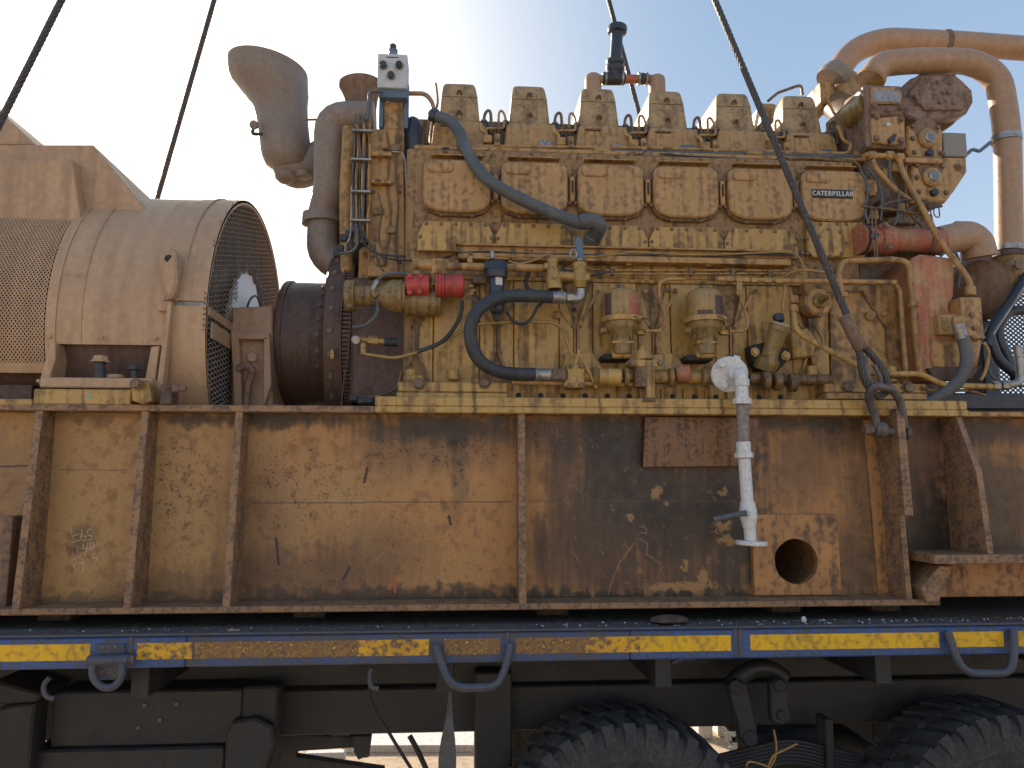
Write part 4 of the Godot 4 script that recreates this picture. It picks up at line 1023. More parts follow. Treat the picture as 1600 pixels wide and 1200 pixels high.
	for j in 13: hp.append(Vector3(0.327 + j * 0.122, 2.938, -0.201))
	for q in hp: cyl(sr, "stud_hole", M.dark, q, q + Vector3(0, 0, 0.005), 0.0155, 0.001, 12)
	for j in 8: bx(sr, "web_rib", M.olive, hp[j + 2] + Vector3(0.06, 0.015, 0.012), Vector3(0.012, 0.06, 0.03), 0.003)
	var ft = bx(e, "mounting_foot", M.olive, Vector3(-0.029,2.965,-0.205),Vector3(0.574,0.054,0.25), 0.006)
	bx(ft, "shim", M.olive, Vector3(-0.032,2.916,-0.185),Vector3(0.577,0.035,0.25), 0.003)
	bx(ft, "bolt_block", M.olive, Vector3(-0.24,3.011,-0.15),Vector3(0.101,0.037,0.1), 0.006)
	for q in v3([-0.258,3.07,-0.16,-0.029,3.078,-0.2]): cyl(ft, "foot_bolt", M.olive, q - Vector3(0, 0.06, 0), q, 0.032, 0.006, 12)
	for q in v3([-0.205,2.98,-0.08,0.138,2.99,-0.08]): bolts(ft, M.bolt, [q], 0.028, null, Vector3.BACK, "clamp_bolt")
	ft = bx(e, "mounting_foot", M.cover, Vector3(2.282,2.98,-0.205),Vector3(0.577,0.053,0.25), 0.006)
	bx(ft, "shim", M.cover, Vector3(2.271,2.933,-0.185),Vector3(0.566,0.033,0.25), 0.003)
	for q in v3([2.117,2.984,-0.08,2.459,2.983,-0.08]): bolts(ft, M.bolt, [q], 0.03, null, Vector3.BACK, "clamp_bolt")
	for q in v3([1.96,3.111,-0.16,2.415,3.112,-0.16]):
		cyl(ft, "foot_bolt", M.olive, q - Vector3(0, 0.09, 0), q, 0.032, 0.006, 12)
		cyl(ft, "foot_washer", M.oily, q - Vector3(0, 0.07, 0), q - Vector3(0, 0.06, 0), 0.046, 0.003)
	# panel at the right end of the crankcase
	pr(e, "end_panel", M.olive, v2([2.032,3.636,2.127,3.637,2.108,3.01,2.006,3.009]), -0.289, -0.255, 0.004)
	var ep = pr(e, "end_panel", M.ochre, v2([2.141,3.637,2.575,3.63,2.59,3.013,2.117,3.009]), -0.289, -0.252, 0.004)
	cyl(ep, "plug", M.ochre, Vector3(2.373,3.425,-0.252), Vector3(2.358,3.419,-0.225), 0.028)
	cyl(ep, "plug", M.ochre, Vector3(2.454,3.438,-0.252), Vector3(2.445,3.434,-0.235), 0.017)
	var b2 = MB.new(); bar(b2, Vector3(2.327,3.56,-0.25), Vector3(2.448,3.362,-0.25), 0.006, 0.01); bar(b2, Vector3(2.452,3.362,-0.25), Vector3(2.451,3.175,-0.25), 0.005, 0.01); bar(b2, Vector3(2.216,3.562,-0.25), Vector3(2.331,3.564,-0.25), 0.006, 0.01)
	pt(ep, "rib", b2, M.oily)
	bolts(ep, M.bolt, v3([2.327,3.564,-0.25,2.452,3.358,-0.25,2.45,3.205,-0.25,2.216,3.558,-0.25]), 0.012, stud_mesh)

func engine_heads(e):
	# deck between the heads
	bx(e, "head_deck", M.oily, Vector3(1.148,4.681,-1.17),Vector3(2.839,0.175,0.9), 0.01)
	bx(e, "deck_edge", M.ochre, Vector3(1.06,4.402,-0.58),Vector3(2.654,0.028,0.5), 0.005)
	var zh = -0.5
	var y0 = 4.459; var y1 = 4.655
	var c0 = 4.722; var c1 = 4.862; var c2 = 4.973
	for i in 6:
		var cx = EX0 + EP * i + 0.008
		var b = MB.new()
		tapered(b, [[y0, cx + 0.008, 0.178, -1.5, zh, 0.012], [y1 - 0.03, cx + 0.004, 0.158, -1.5, zh - 0.008, 0.014], [y1, cx, 0.144, -1.48, zh - 0.02, 0.016]])
		var hd = pt(e, "cylinder_head", b, M.cover)
		b = MB.new()
		tapered(b, [[y1 - 0.005, cx, 0.13, -1.3, -0.6, 0.02], [c0, cx, 0.127, -1.3, -0.605, 0.02], [c1 + 0.004, cx, 0.115, -1.29, -0.618, 0.022], [c1 + 0.006, cx, 0.112, -1.285, -0.622, 0.022]])
		var vc = pt(e, "valve_cover", b, M.valve)
		b = MB.new()
		tapered(b, [[c1 + 0.008, cx, 0.115, -1.29, -0.617, 0.024], [c1 + 0.018, cx, 0.115, -1.29, -0.618, 0.024], [c2 - 0.026, cx - 0.002, 0.104, -1.27, -0.628, 0.026], [c2 - 0.01, cx - 0.002, 0.099, -1.265, -0.634, 0.028], [c2 - 0.002, cx - 0.002, 0.087, -1.25, -0.648, 0.03], [c2, cx - 0.002, 0.072, -1.23, -0.664, 0.03]])
		pt(vc, "cap", b, M.valve)
		for q in [[c1 + 0.03, -0.612], [c0 + 0.03, -0.6]]:
			var k = MB.new(); k.tube(smooth([Vector3(cx - 0.013, q[0] - 0.012, q[1] - 0.012), Vector3(cx - 0.008, q[0] + 0.01, q[1] + 0.004), Vector3(cx + 0.008, q[0] + 0.01, q[1] + 0.004), Vector3(cx + 0.013, q[0] - 0.012, q[1] - 0.012)], 4), 0.0065, 7)
			pt(vc, "latch", k, M.oily)
		if i in [0, 2, 3, 5]:
			var k = pr(hd, "raised_plate", M.cover, PackedVector2Array([Vector2(cx - 0.115, y0 + 0.01), Vector2(cx - 0.105, y1 - 0.045), Vector2(cx - 0.01, y1 - 0.045), Vector2(cx + 0.01, y0 + 0.01)]), zh - 0.02, zh + 0.006, 0.004)
			bx(k, "slot_bar", M.oily, Vector3(cx - 0.06, y1 - 0.03, zh - 0.005), Vector3(0.1, 0.012, 0.02), 0.003)
		if i > 0: bx(hd, "data_plate", M.plate if i < 3 else M.blueplate, Vector3(cx + 0.09, y0 + 0.045 + 0.012 * (i % 2), zh + 0.001), Vector3(0.085 - 0.008 * (i % 3), 0.052, 0.008), 0.001)
		bolts(vc, M.steel, [Vector3(cx + 0.066, c1 + 0.02, -0.618)], 0.009, stud_mesh)
		# injector loops and fittings on both sides of each head
		for sg in [-1.0, 1.0]:
			var hx = cx + sg * 0.165
			if i == 0 and sg < 0: continue
			var k = MB.new()
			k.tube(smooth([Vector3(hx - sg * 0.015, y1 - 0.02, -0.56), Vector3(hx - sg * 0.008, y1 + 0.07, -0.57), Vector3(hx + sg * 0.012, y1 + 0.105, -0.57), Vector3(hx + sg * 0.03, y1 + 0.085, -0.57), Vector3(hx + sg * 0.032, y1 - 0.02, -0.56)], 5), 0.0095 if sg > 0 else 0.0075, 8)
			var ip = pt(e, "injector_pipe", k, M.oily if sg > 0 else M.ochre)
			cyl(ip, "fitting", M.rubber, Vector3(hx - sg * 0.012, y1 - 0.03, -0.545), Vector3(hx - sg * 0.012, y1 + 0.012, -0.545), 0.026)
			cyl(ip, "fitting", M.oily, Vector3(hx + sg * 0.03, y1 - 0.05, -0.56), Vector3(hx + sg * 0.03, y1, -0.56), 0.017)
			bolts(ip, M.bolt, [Vector3(hx - sg * 0.012, y1 + 0.012, -0.545)], 0.02, null, Vector3.UP)
		if i < 5:
			var gx = cx + EP / 2
			pipe(e, "return_pipe", M.ochre, [Vector3(gx - 0.055, y0 + 0.075, -0.5), Vector3(gx - 0.06, y1 - 0.045, -0.5), Vector3(gx + 0.05, y1 - 0.042, -0.5), Vector3(gx + 0.055, y1 + 0.01, -0.52)], 0.0085, 0.02, 8)
			hose(e, "return_pipe", M.olive, [Vector3(gx - 0.09, y1 - 0.03, -0.47), Vector3(gx - 0.085, y1 - 0.075, -0.46), Vector3(gx - 0.06, y1 - 0.1, -0.45), Vector3(gx - 0.058, y0 + 0.03, -0.44)], 0.011, 8, 4)
			bx(e, "elbow_block", M.ochre, Vector3(gx - 0.05, y0 + 0.035, -0.42), Vector3(0.055, 0.05, 0.06), 0.006)
			bx(e, "pipe_bracket", M.ochre, Vector3(gx + 0.005, y0 + 0.022, -0.38), Vector3(0.035, 0.075, 0.02), 0.004)
			bolts(e, M.bolt, [Vector3(gx + 0.005, y0 + 0.02, -0.37)], 0.011)
			cyl(e, "stud", M.rust, Vector3(gx - 0.01, y1 - 0.05, -0.66), Vector3(gx - 0.01, y1 + 0.02, -0.66), 0.022)
			cyl(e, "stud", M.oily, Vector3(gx + 0.045, y1 - 0.05, -0.75), Vector3(gx + 0.045, y1 + 0.03, -0.75), 0.03)
	# fuel rails running along the heads
	pipe(e, "fuel_rail", M.greyhose, v3([0.058,4.403,-0.37,1.07,4.426,-0.37,2.437,4.44,-0.37]), 0.0155, 0.02)
	pipe(e, "fuel_rail", M.ochre, v3([0.096,4.443,-0.39,1.076,4.464,-0.39,2.368,4.468,-0.39,2.396,4.53,-0.39,2.344,4.549,-0.39,2.309,4.648,-0.39]), 0.0105, 0.03)
	for q in v3([0.013,4.424,-0.35,0.838,4.422,-0.35,1.764,4.431,-0.35]):
		var k = bx(e, "rail_tee", M.brass, q, Vector3(0.095, 0.028, 0.035), 0.006)
		cyl(k, "nozzle", M.brass, q + Vector3(0, -0.05, 0), q + Vector3(0, -0.015, 0), 0.011)
		hose(k, "lead", M.rubber, [q + Vector3(0, -0.05, 0), q + Vector3(0.02, -0.075, 0.01), q + Vector3(0.08, -0.06, 0.02), q + Vector3(0.16, -0.02, 0.02)], 0.004, 6)
	bx(e, "corner_block", M.ochre, Vector3(2.428,4.444,-0.39),Vector3(0.073,0.066,0.06), 0.006)
	for q in [v3([-0.072,4.395,-0.31,-0.061,4.337,-0.31,-0.012,4.288,-0.31,0.009,4.359,-0.31]), v3([0.635,4.342,-0.3,0.786,4.292,-0.3,0.907,4.311,-0.3,1.053,4.387,-0.3]), v3([0.693,4.309,-0.31,0.769,4.327,-0.31,0.863,4.291,-0.31,0.997,4.342,-0.31,1.094,4.408,-0.31]), v3([1.982,4.392,-0.3,2.139,4.396,-0.3,2.317,4.386,-0.3,2.393,4.34,-0.3,2.407,4.248,-0.3]), v3([1.17,4.395,-0.31,1.363,4.385,-0.31,1.517,4.382,-0.31,1.711,4.372,-0.31,1.74,4.325,-0.31]), v3([-0.109,4.386,-0.31,-0.072,4.387,-0.31,-0.027,4.334,-0.31,-0.034,4.295,-0.31])]:
		hose(e, "harness_wire", M.rubber, q, 0.005, 6)
	hose(e, "harness_bundle", M.oily, v3([1.934,4.382,-0.3,2.1,4.391,-0.3,2.218,4.383,-0.3,2.336,4.378,-0.3,2.389,4.34,-0.3,2.4,4.248,-0.3,2.4,4.188,-0.3]), 0.011)
	# black vent pipe over the third and fourth heads
	var yv = 5.128
	var v = Node3D.new(); v.name = "crankcase_vent"; e.add_child(v, true); v.set_meta("label", "black vent pipe standing on two tan stub pipes")
	for q in v3([0.863,5.017,-0.75,1.289,5.024,-0.75]):
		var l = 0.125
		la(v, "stub_pipe", M.tanpipe, q - Vector3(0, 0.05, 0), q + Vector3(0, 1, 0), [[0, 0.054], [l, 0.054], [l + 0.02, 0.05], [l + 0.032, 0.036], [l + 0.036, 0.012]], 20)
	cyl(v, "branch_pipe", M.tanpipe, Vector3(0.898,5.094,-0.75), Vector3(0.983,5.101,-0.75), 0.028)
	cyl(v, "branch_pipe", M.redworn, Vector3(0.983,5.101,-0.75), Vector3(1.261,5.108,-0.75), 0.029)
	cyl(v, "rubber_sleeve", M.rubber, Vector3(0.924,5.099,-0.75), Vector3(1.073,5.105,-0.75), 0.041)
	cyl(v, "rubber_sleeve", M.rubber, Vector3(1.158,5.108,-0.75), Vector3(1.231,5.111,-0.75), 0.037)
	for q in v3([0.945,5.1,-0.75,1.056,5.104,-0.75,1.167,5.108,-0.75,1.218,5.11,-0.75]): cyl(v, "hose_clamp", M.steel, q - Vector3(0.008, 0, 0), q + Vector3(0.008, 0, 0), 0.0435)
	var va = Vector3(1.004,5.08,-0.75); var vb = Vector3(1.038,5.552,-0.75)
	la(v, "riser", M.navy, va, vb, [[0, 0.04], [0.045, 0.04], [0.06, 0.045], [0.075, 0.06], [0.1, 0.063], [0.115, 0.05], [0.13, 0.062], [0.145, 0.062], [0.155, 0.04], [0.3, 0.038], [0.34, 0.042], [0.35, 0.062], [0.375, 0.066], [0.39, 0.062], [0.4, 0.03]], 24)

func engine_left(e):
	# control box
	var k = bx(e, "control_box", M.panel, Vector3(-0.404,4.871,-0.42),Vector3(0.172,0.212,0.16), 0.004)
	var cl = Vector3(-0.404,4.883,-0.337)
	for q in v3([-0.457,4.898,-0.338,-0.364,4.901,-0.338,-0.411,4.835,-0.338]):
		cyl(k, "knob", M.rubber, q, q + Vector3(0, 0, 0.03), 0.02)
		cyl(k, "knob_ring", M.steel, q, q + Vector3(0, 0, 0.008), 0.025)
	bx(k, "legend_strip", M.blackplate, Vector3(-0.404,4.955,-0.34),Vector3(0.071,0.006,0.004), 0.0005)
	cyl(k, "beacon_base", M.blueplate, Vector3(-0.41,5.02,-0.42), Vector3(-0.411,5.049,-0.42), 0.03, 0.003, 6)
	cyl(k, "beacon", M.navy, Vector3(-0.41,5.045,-0.42), Vector3(-0.411,5.086,-0.42), 0.02, 0.008)
	bx(e, "box_bracket", M.blueplate, Vector3(-0.398,4.744,-0.43),Vector3(0.168,0.056,0.14), 0.004)
	bx(e, "bracket_post", M.blueplate, Vector3(-0.472,4.652,-0.45),Vector3(0.026,0.185,0.06), 0.003)
	bx(e, "bracket_post", M.blueplate, Vector3(-0.326,4.698,-0.45),Vector3(0.027,0.283,0.06), 0.003)
	# tower of plates at the flywheel end
	pr(e, "tower_plate", M.ochre, v2([-0.457,4.713,-0.442,4.73,-0.347,4.725,-0.337,4.548,-0.453,4.544]), -0.6, -0.42, 0.005)
	k = pr(e, "tower_plate", M.ochre, v2([-0.535,4.526,-0.334,4.533,-0.31,3.64,-0.524,3.636]), -0.9, -0.38, 0.006)
	bx(k, "ledge", M.ochre, Vector3(-0.452,4.187,-0.36),Vector3(0.117,0.023,0.06), 0.004)
	bx(k, "ledge", M.ochre, Vector3(-0.456,4.359,-0.365),Vector3(0.117,0.027,0.05), 0.004)
	bolts(k, M.bolt, v3([-0.434,4.377,-0.33,-0.473,4.183,-0.33]), 0.016, null, Vector3.UP)
	bolts(k, M.bolt, v3([-0.43,4.693,-0.379,-0.436,4.613,-0.379,-0.368,4.563,-0.379,-0.352,4.144,-0.379,-0.5,4.14,-0.379,-0.491,3.757,-0.379,-0.344,3.722,-0.379]), 0.012, stud_mesh)
	pipe(e, "drain_pipe", M.steel, v3([-0.395,4.358,-0.31,-0.333,4.356,-0.31,-0.317,4.31,-0.31,-0.298,4.012,-0.31,-0.199,4.003,-0.31,-0.105,4.032,-0.31,-0.009,3.95,-0.31,0.116,3.84,-0.31]), 0.0045, 0.02, 6)
	cyl(e, "drain_union", M.steel, Vector3(0.028,3.91,-0.3), Vector3(0.072,3.873,-0.3), 0.011)
	bx(e, "side_case", M.oily, Vector3(-0.264,3.99,-0.61),Vector3(0.11,0.717,0.5), 0.008)
	bolts(e, M.bolt, v3([-0.286,4.235,-0.36,-0.253,4.236,-0.36,-0.242,4.271,-0.36,-0.255,4.147,-0.36,-0.232,4.109,-0.36,-0.285,4.138,-0.36,-0.209,3.986,-0.36,-0.116,3.984,-0.36,-0.237,3.901,-0.36,-0.235,3.81,-0.36]), 0.015)
	la(e, "water_pump", M.navy, Vector3(-0.286,4.418,-0.5), Vector3(-0.29,4.678,-0.5), [[0, 0.06], [0.01, 0.066], [0.18, 0.062], [0.22, 0.05], [0.245, 0.02]], 20)
	pipe(e, "vent_elbow", M.tanpipe, v3([-0.335,4.817,-0.5,-0.215,4.821,-0.5,-0.172,4.765,-0.5,-0.163,4.662,-0.5]), 0.014, 0.06)
	hose(e, "vent_hose", M.ochre, v3([-0.153,4.868,-0.46,-0.14,4.745,-0.46,-0.162,4.671,-0.46,-0.176,4.581,-0.46,-0.182,4.508,-0.46,-0.167,4.476,-0.46,-0.075,4.467,-0.46,0.032,4.458,-0.46]), 0.007)
	# flywheel housing
	bx(e, "flywheel_housing", M.brown, Vector3(-0.426,3.285,-0.97),Vector3(0.377,0.721,1.1), 0.02)
	bx(e, "rear_case", M.ochre, Vector3(-0.444,3.746,-0.95),Vector3(0.299,0.213,0.9), 0.02)
	var x1 = -0.622; var x0 = -0.787
	var b = MB.new()
	b.lathe(Vector3(x0, GY, GZ), Vector3(x1, GY, GZ), [[0, 0.44], [0.0, 0.585], [0.012, 0.6], [0.1, 0.6], [0.105, 0.615], [x1 - x0 - 0.05, 0.615], [x1 - x0 - 0.048, 0.585], [x1 - x0, 0.585]], 72)
	k = pt(e, "flywheel", b, M.brown)
	b = MB.new()
	for i in 150:
		var a = TAU * i / 150.0
		var rows = []
		for q in [[0.58, 0.0105], [0.607, 0.0075]]:
			var row = []
			for s in [[-1, 0], [1, 0], [1, 1], [-1, 1]]: row.append(on_cyl(x1 - 0.046 + 0.043 * s[1], a + s[0] * q[1] / q[0] * 0.95, q[0]))
			rows.append(row)
		b.grid(rows, true, false, true, 0.95)
	pt(k, "ring_gear", b, M.brown)
	var bp = []
	for i in 12: bolts(k, M.bolt, [on_cyl(x0 + 0.05, -0.7 + i * 0.22, 0.6)], 0.015, null, on_cyl(0, -0.7 + i * 0.22, 1.0) - on_cyl(0, -0.7 + i * 0.22, 0.0))
	bx(k, "timing_mark", M.brass, Vector3(-0.716,3.19,-0.43),Vector3(0.021,0.055,0.02), 0.002)
	hose(e, "lashing_cord", M.rope, v3([-0.61,3.414,-0.36,-0.615,3.23,-0.36,-0.635,3.049,-0.36,-0.648,2.891,-0.36]), 0.004, 6)
	# air pipes and exhaust behind the tower
	b = MB.new(); b.tube(fillet(v3([-0.544,4.753,-0.7,-0.818,4.743,-0.7,-0.816,4.276,-0.75,-0.861,4.168,-0.8,-0.859,3.877,-0.8,-0.631,3.758,-0.8]), 0.1), 0.1, 22)
	k = pt(e, "air_pipe", b, M.greytan)
	la(k, "pipe_flange", M.greytan, Vector3(-0.866,4.084,-0.8), Vector3(-0.869,4.168,-0.8), [[0, 0.09], [0, 0.125], [0.03, 0.128], [0.06, 0.125], [0.06, 0.09]], 24)
	b = MB.new(); b.tube(fillet(v3([-0.686,4.631,-0.6,-0.694,4.221,-0.6,-0.672,3.702,-0.6]), 0.1), 0.04, 16)
	pt(e, "air_pipe", b, M.ochre)
	b = MB.new(); b.tube(fillet(v3([-0.741,4.888,-0.95,-0.668,3.841,-0.95]), 0.1), 0.14, 20)
	pt(e, "turbine_case", b, M.brown)
	la(e, "exhaust_flange", M.rust, Vector3(-0.632,4.688,-0.85), Vector3(-0.663,5.106,-0.85), [[0, 0.09], [0.19, 0.095], [0.27, 0.11], [0.32, 0.128], [0.335, 0.138], [0.37, 0.138], [0.372, 0.1]], 28)
	b = MB.new()
	var rows = []
	for q in [[Vector3(-1.146,4.536,-1.05), 0.09, 0.0], [Vector3(-1.151,4.572,-1.05), 0.14, 0.0], [Vector3(-1.162,4.63,-1.05), 0.16, 0.0], [Vector3(-1.18,4.764,-1.05), 0.168, -0.02], [Vector3(-1.197,4.877,-1.05), 0.17, -0.03], [Vector3(-1.207,4.94,-1.05), 0.176, -0.06], [Vector3(-1.24,5.021,-1.05), 0.205, -0.1], [Vector3(-1.282,5.111,-1.05), 0.252, -0.14], [Vector3(-1.296,5.142,-1.05), 0.262, -0.14], [Vector3(-1.305,5.257,-1.05), 0.264, -0.14], [Vector3(-1.305,5.257,-1.05), 0.252, -0.14], [Vector3(-1.278,5.111,-1.05), 0.23, -0.14], [Vector3(-1.203,4.945,-1.05), 0.15, -0.1]]:
		var row = []
		for i in 44:
			var an = TAU * i / 44
			row.append(q[0] + Vector3(cos(an) * cos(q[2]), cos(an) * sin(q[2]), sin(an)) * q[1])
		rows.append(row)
	b.grid(rows, true, true, true)
	k = pt(e, "exhaust_bell", b, M.greytan, "wide flared exhaust mouth standing clear at the upper left")
	b = MB.new(); b.tube(smooth(v3([-1.168,4.674,-1.05,-1.12,4.567,-1.08,-1.039,4.578,-1.1,-0.872,4.706,-1.15,-0.699,4.711,-1.15]), 5), 0.125, 18)
	pt(k, "exhaust_elbow", b, M.greytan)
	hose(k, "sensor_stalk", M.rubber, v3([-1.284,4.716,-0.9,-1.341,4.715,-0.9,-1.346,4.741,-0.9]), 0.011)
	cyl(k, "sensor_head", M.greytan, Vector3(-1.348,4.79,-0.93), Vector3(-1.337,4.771,-0.89), 0.03, 0.008)
	la(k, "drain_boss", M.greytan, Vector3(-1.146,4.488,-1), Vector3(-1.143,4.409,-1), [[0, 0.075], [0.03, 0.07], [0.055, 0.045], [0.065, 0.01]], 16)
	la(k, "drain_boss", M.greytan, Vector3(-1.034,4.5,-1), Vector3(-1.023,4.413,-1), [[0, 0.06], [0.03, 0.055], [0.045, 0.03]], 16)
	pipe(k, "tie_rod", M.rust, v3([-0.968,4.725,-0.7,-0.762,4.736,-0.7]), 0.007, 0.02, 6)
	# bundle of cables running down the tower
	var rg = RandomNumberGenerator.new(); rg.seed = 9
	for i in 9:
		var px = -0.613 + i * 0.0115
		var pts = []
		for j in 7:
			var f = j / 6.0
			pts.append(Vector3(px + rg.randf_range(-0.006, 0.006) + (1.0 - f) * 0.012 * sin(i * 2.0), lerp(4.595, 3.819, f) + rg.randf_range(-0.01, 0.01) - (0.03 if j == 0 else 0.0) * (i % 3), -0.34 + rg.randf_range(-0.015, 0.02)))
		hose(e, "cable", [M.greyhose, M.oily, M.ochre][i % 3], pts, [0.0065, 0.0055, 0.0075][i % 3], 7, 4)
	hose(e, "cable", M.greyhose, v3([-0.46,4.737,-0.33,-0.526,4.727,-0.33,-0.532,4.663,-0.33,-0.545,4.565,-0.33,-0.582,4.591,-0.33]), 0.012)
	hose(e, "cable", M.steel, v3([-0.619,4.147,-0.31,-0.615,3.883,-0.31,-0.635,3.808,-0.31]), 0.0045, 6)
	hose(e, "cable", M.rubber, v3([-0.566,3.956,-0.3,-0.549,3.836,-0.3,-0.497,3.763,-0.3,-0.389,3.739,-0.3,-0.245,3.735,-0.3,-0.101,3.745,-0.3,0.007,3.774,-0.3]), 0.0065, 8)
	hose(e, "cable", M.rubber, v3([-0.548,3.878,-0.29,-0.496,3.786,-0.29,-0.424,3.724,-0.29,-0.28,3.709,-0.29,-0.137,3.719,-0.29,-0.047,3.74,-0.29]), 0.006, 8)
	hose(e, "cable", M.greyhose, v3([-0.585,3.914,-0.29,-0.575,3.81,-0.29,-0.602,3.757,-0.29,-0.673,3.741,-0.29]), 0.009, 8)
	hose(e, "cable", M.rubber, v3([-0.479,3.797,-0.29,-0.451,3.687,-0.29,-0.422,3.643,-0.29]), 0.005, 8)
	for q in v3([-0.656,3.844,-0.33,-0.673,3.78,-0.33,-0.628,3.867,-0.33,-0.619,3.792,-0.33,-0.693,3.753,-0.33]): bx(e, "connector", M.rubber if q.y > 3.7 else M.oily, q, Vector3(0.04, 0.045, 0.03), 0.006)
	for q in v3([-0.566,4.476,-0.31,-0.565,4.302,-0.31,-0.564,4.111,-0.31,-0.563,3.941,-0.31]): bx(e, "cable_clip", M.steel, q, Vector3(0.115, 0.014, 0.035), 0.003)
	for q in [v3([-0.433,4.509,-0.37,-0.415,4.372,-0.37,-0.419,4.177,-0.37,-0.4,3.985,-0.37,-0.417,3.756,-0.37]), v3([-0.365,4.503,-0.36,-0.376,4.291,-0.36,-0.357,4.059,-0.36,-0.367,3.83,-0.36,-0.341,3.642,-0.36]), v3([-0.469,4.11,-0.3,-0.445,3.997,-0.3,-0.456,3.846,-0.3,-0.425,3.735,-0.3])]: hose(e, "cable", M.oily, q, 0.006, 7)
	for q in v3([-0.467,4.021,-0.37,-0.391,3.909,-0.37,-0.449,3.718,-0.37,-0.379,4.405,-0.37]):
		var jb = bx(e, "terminal_box", M.oliveoil, q, Vector3(0.055, 0.045, 0.03), 0.006)
		bolts(jb, M.bolt, [q + Vector3(-0.018, 0.012, 0.015), q + Vector3(0.018, -0.012, 0.015)], 0.006, stud_mesh)
	# starter motor
	var a0 = Vector3(-0.608,3.463,-0.14); var a1 = Vector3(-0.06,3.465,-0.14)
	b = MB.new(); b.lathe(a0, a1, [[0, 0.07], [0.0, 0.084], [0.012, 0.086], [0.05, 0.086], [0.055, 0.056], [0.175, 0.056], [0.19, 0.06], [0.235, 0.085], [0.25, 0.09], [0.30, 0.09], [0.305, 0.082], [0.32, 0.084]], 28)
	var sm = pt(e, "starter_motor", b, M.oliveoil)
	bolts(sm, M.bolt, v3([-0.579,3.501,-0.07,-0.576,3.39,-0.07,-0.514,3.447,-0.07,-0.321,3.513,-0.07]), 0.013)
	cyl(sm, "motor_body", M.oliveoil, Vector3(-0.296,3.44,-0.17), Vector3(-0.095,3.443,-0.17), 0.074, 0.008, 24)
	b = MB.new(); b.lathe(Vector3(-0.287,3.516,-0.12), Vector3(-0.154,3.519,-0.12), [[0, 0.05], [0.004, 0.06], [0.125, 0.062], [0.13, 0.05]], 24)
	pt(sm, "solenoid", b, M.red)
	b = MB.new()
	var prof = [[0, 0.05]]
	for i in 3: prof.append_array([[0.003 + i * 0.017, 0.064], [0.015 + i * 0.017, 0.064], [0.016 + i * 0.017, 0.06], [0.018 + i * 0.017, 0.06]])
	prof.append_array([[0.055, 0.063], [0.148, 0.064], [0.152, 0.061], [0.158, 0.05]])
	b.lathe(Vector3(-0.129,3.517,-0.1), Vector3(0.032,3.517,-0.1), prof, 28)
	pt(sm, "solenoid_cap", b, M.red, "ribbed red cap")
	for q in v3([-0.264,3.556,-0.07,-0.207,3.557,-0.07,-0.263,3.469,-0.07,-0.209,3.473,-0.07]): cyl(sm, "cap_bolt", M.red, q - Vector3(0, 0, 0.05), q + Vector3(0, 0, 0.012), 0.0155, 0.005, 10)
	pipe(sm, "cap_tie", M.red, v3([-0.21,3.561,-0.06,-0.219,3.505,-0.06,-0.208,3.464,-0.06]), 0.006, 0.02, 6)
	for q in v3([0.046,3.513,-0.1,0.06,3.489,-0.1,0.05,3.471,-0.1]): cyl(sm, "terminal", M.brass, q, q + Vector3(0.03, 0.004, 0.01), 0.011)
	hose(sm, "terminal_wire", M.rubber, v3([0.07,3.521,-0.1,0.091,3.465,-0.1,0.119,3.419,-0.1]), 0.004, 6)
	hose(sm, "terminal_wire", M.greyhose, v3([0.036,3.447,-0.09,0.084,3.448,-0.09,0.105,3.434,-0.09]), 0.004, 6)
	hose(sm, "air_hose", M.greyhose, v3([-0.465,3.487,-0.1,-0.442,3.533,-0.1,-0.403,3.568,-0.1,-0.352,3.58,-0.1,-0.267,3.578,-0.1]), 0.011)
	cyl(sm, "hose_union", M.steel, Vector3(-0.465,3.48,-0.1), Vector3(-0.436,3.54,-0.1), 0.015)
	hose(sm, "drain_hose", M.greyhose, v3([-0.437,3.456,-0.1,-0.433,3.393,-0.1,-0.445,3.341,-0.1,-0.498,3.295,-0.1,-0.561,3.283,-0.1]), 0.0105)
	cyl(sm, "tee", M.oliveoil, Vector3(-0.46,3.474,-0.09), Vector3(-0.433,3.446,-0.09), 0.022)
	hose(e, "battery_cable", M.rubber, v3([0.016,3.44,-0.12,0.01,3.37,-0.12,-0.017,3.306,-0.12,-0.058,3.246,-0.12,-0.112,3.2,-0.12,-0.186,3.171,-0.12,-0.22,3.161,-0.12]), 0.011)
	hose(e, "lube_line", M.brass, v3([-0.502,3.147,-0.14,-0.431,3.137,-0.14,-0.346,3.128,-0.14,-0.262,3.146,-0.14,-0.194,3.171,-0.14,-0.058,3.232,-0.14,0.028,3.286,-0.14,0.097,3.312,-0.14,0.218,3.328,-0.14,0.462,3.335,-0.14,0.539,3.318,-0.14,0.574,3.276,-0.14,0.601,3.188,-0.14,0.629,3.136,-0.14]), 0.0095, 8)
	var sv = cyl(e, "speed_sensor", M.brass, Vector3(-0.566,3.237,-0.2), Vector3(-0.394,3.225,-0.2), 0.018)
	cyl(sv, "sensor_nut", M.brass, Vector3(-0.491,3.231,-0.2), Vector3(-0.432,3.228,-0.2), 0.027, 0.004, 6)
	b = MB.new(); prof = [[0, 0.022]]
	for i in 6: prof.append_array([[0.006 + i * 0.012, 0.026], [0.013 + i * 0.012, 0.026], [0.014 + i * 0.012, 0.022]])
	b.lathe(Vector3(-0.404,3.225,-0.2), Vector3(-0.308,3.223,-0.2), prof, 16); pt(sv, "sensor_boot", b, M.rubber)
	cyl(sv, "ring", M.steel, Vector3(-0.552,3.228,-0.17), Vector3(-0.549,3.224,-0.15), 0.025)
	cyl(sv, "elbow", M.brass, Vector3(-0.515,3.216,-0.18), Vector3(-0.51,3.147,-0.18), 0.016)
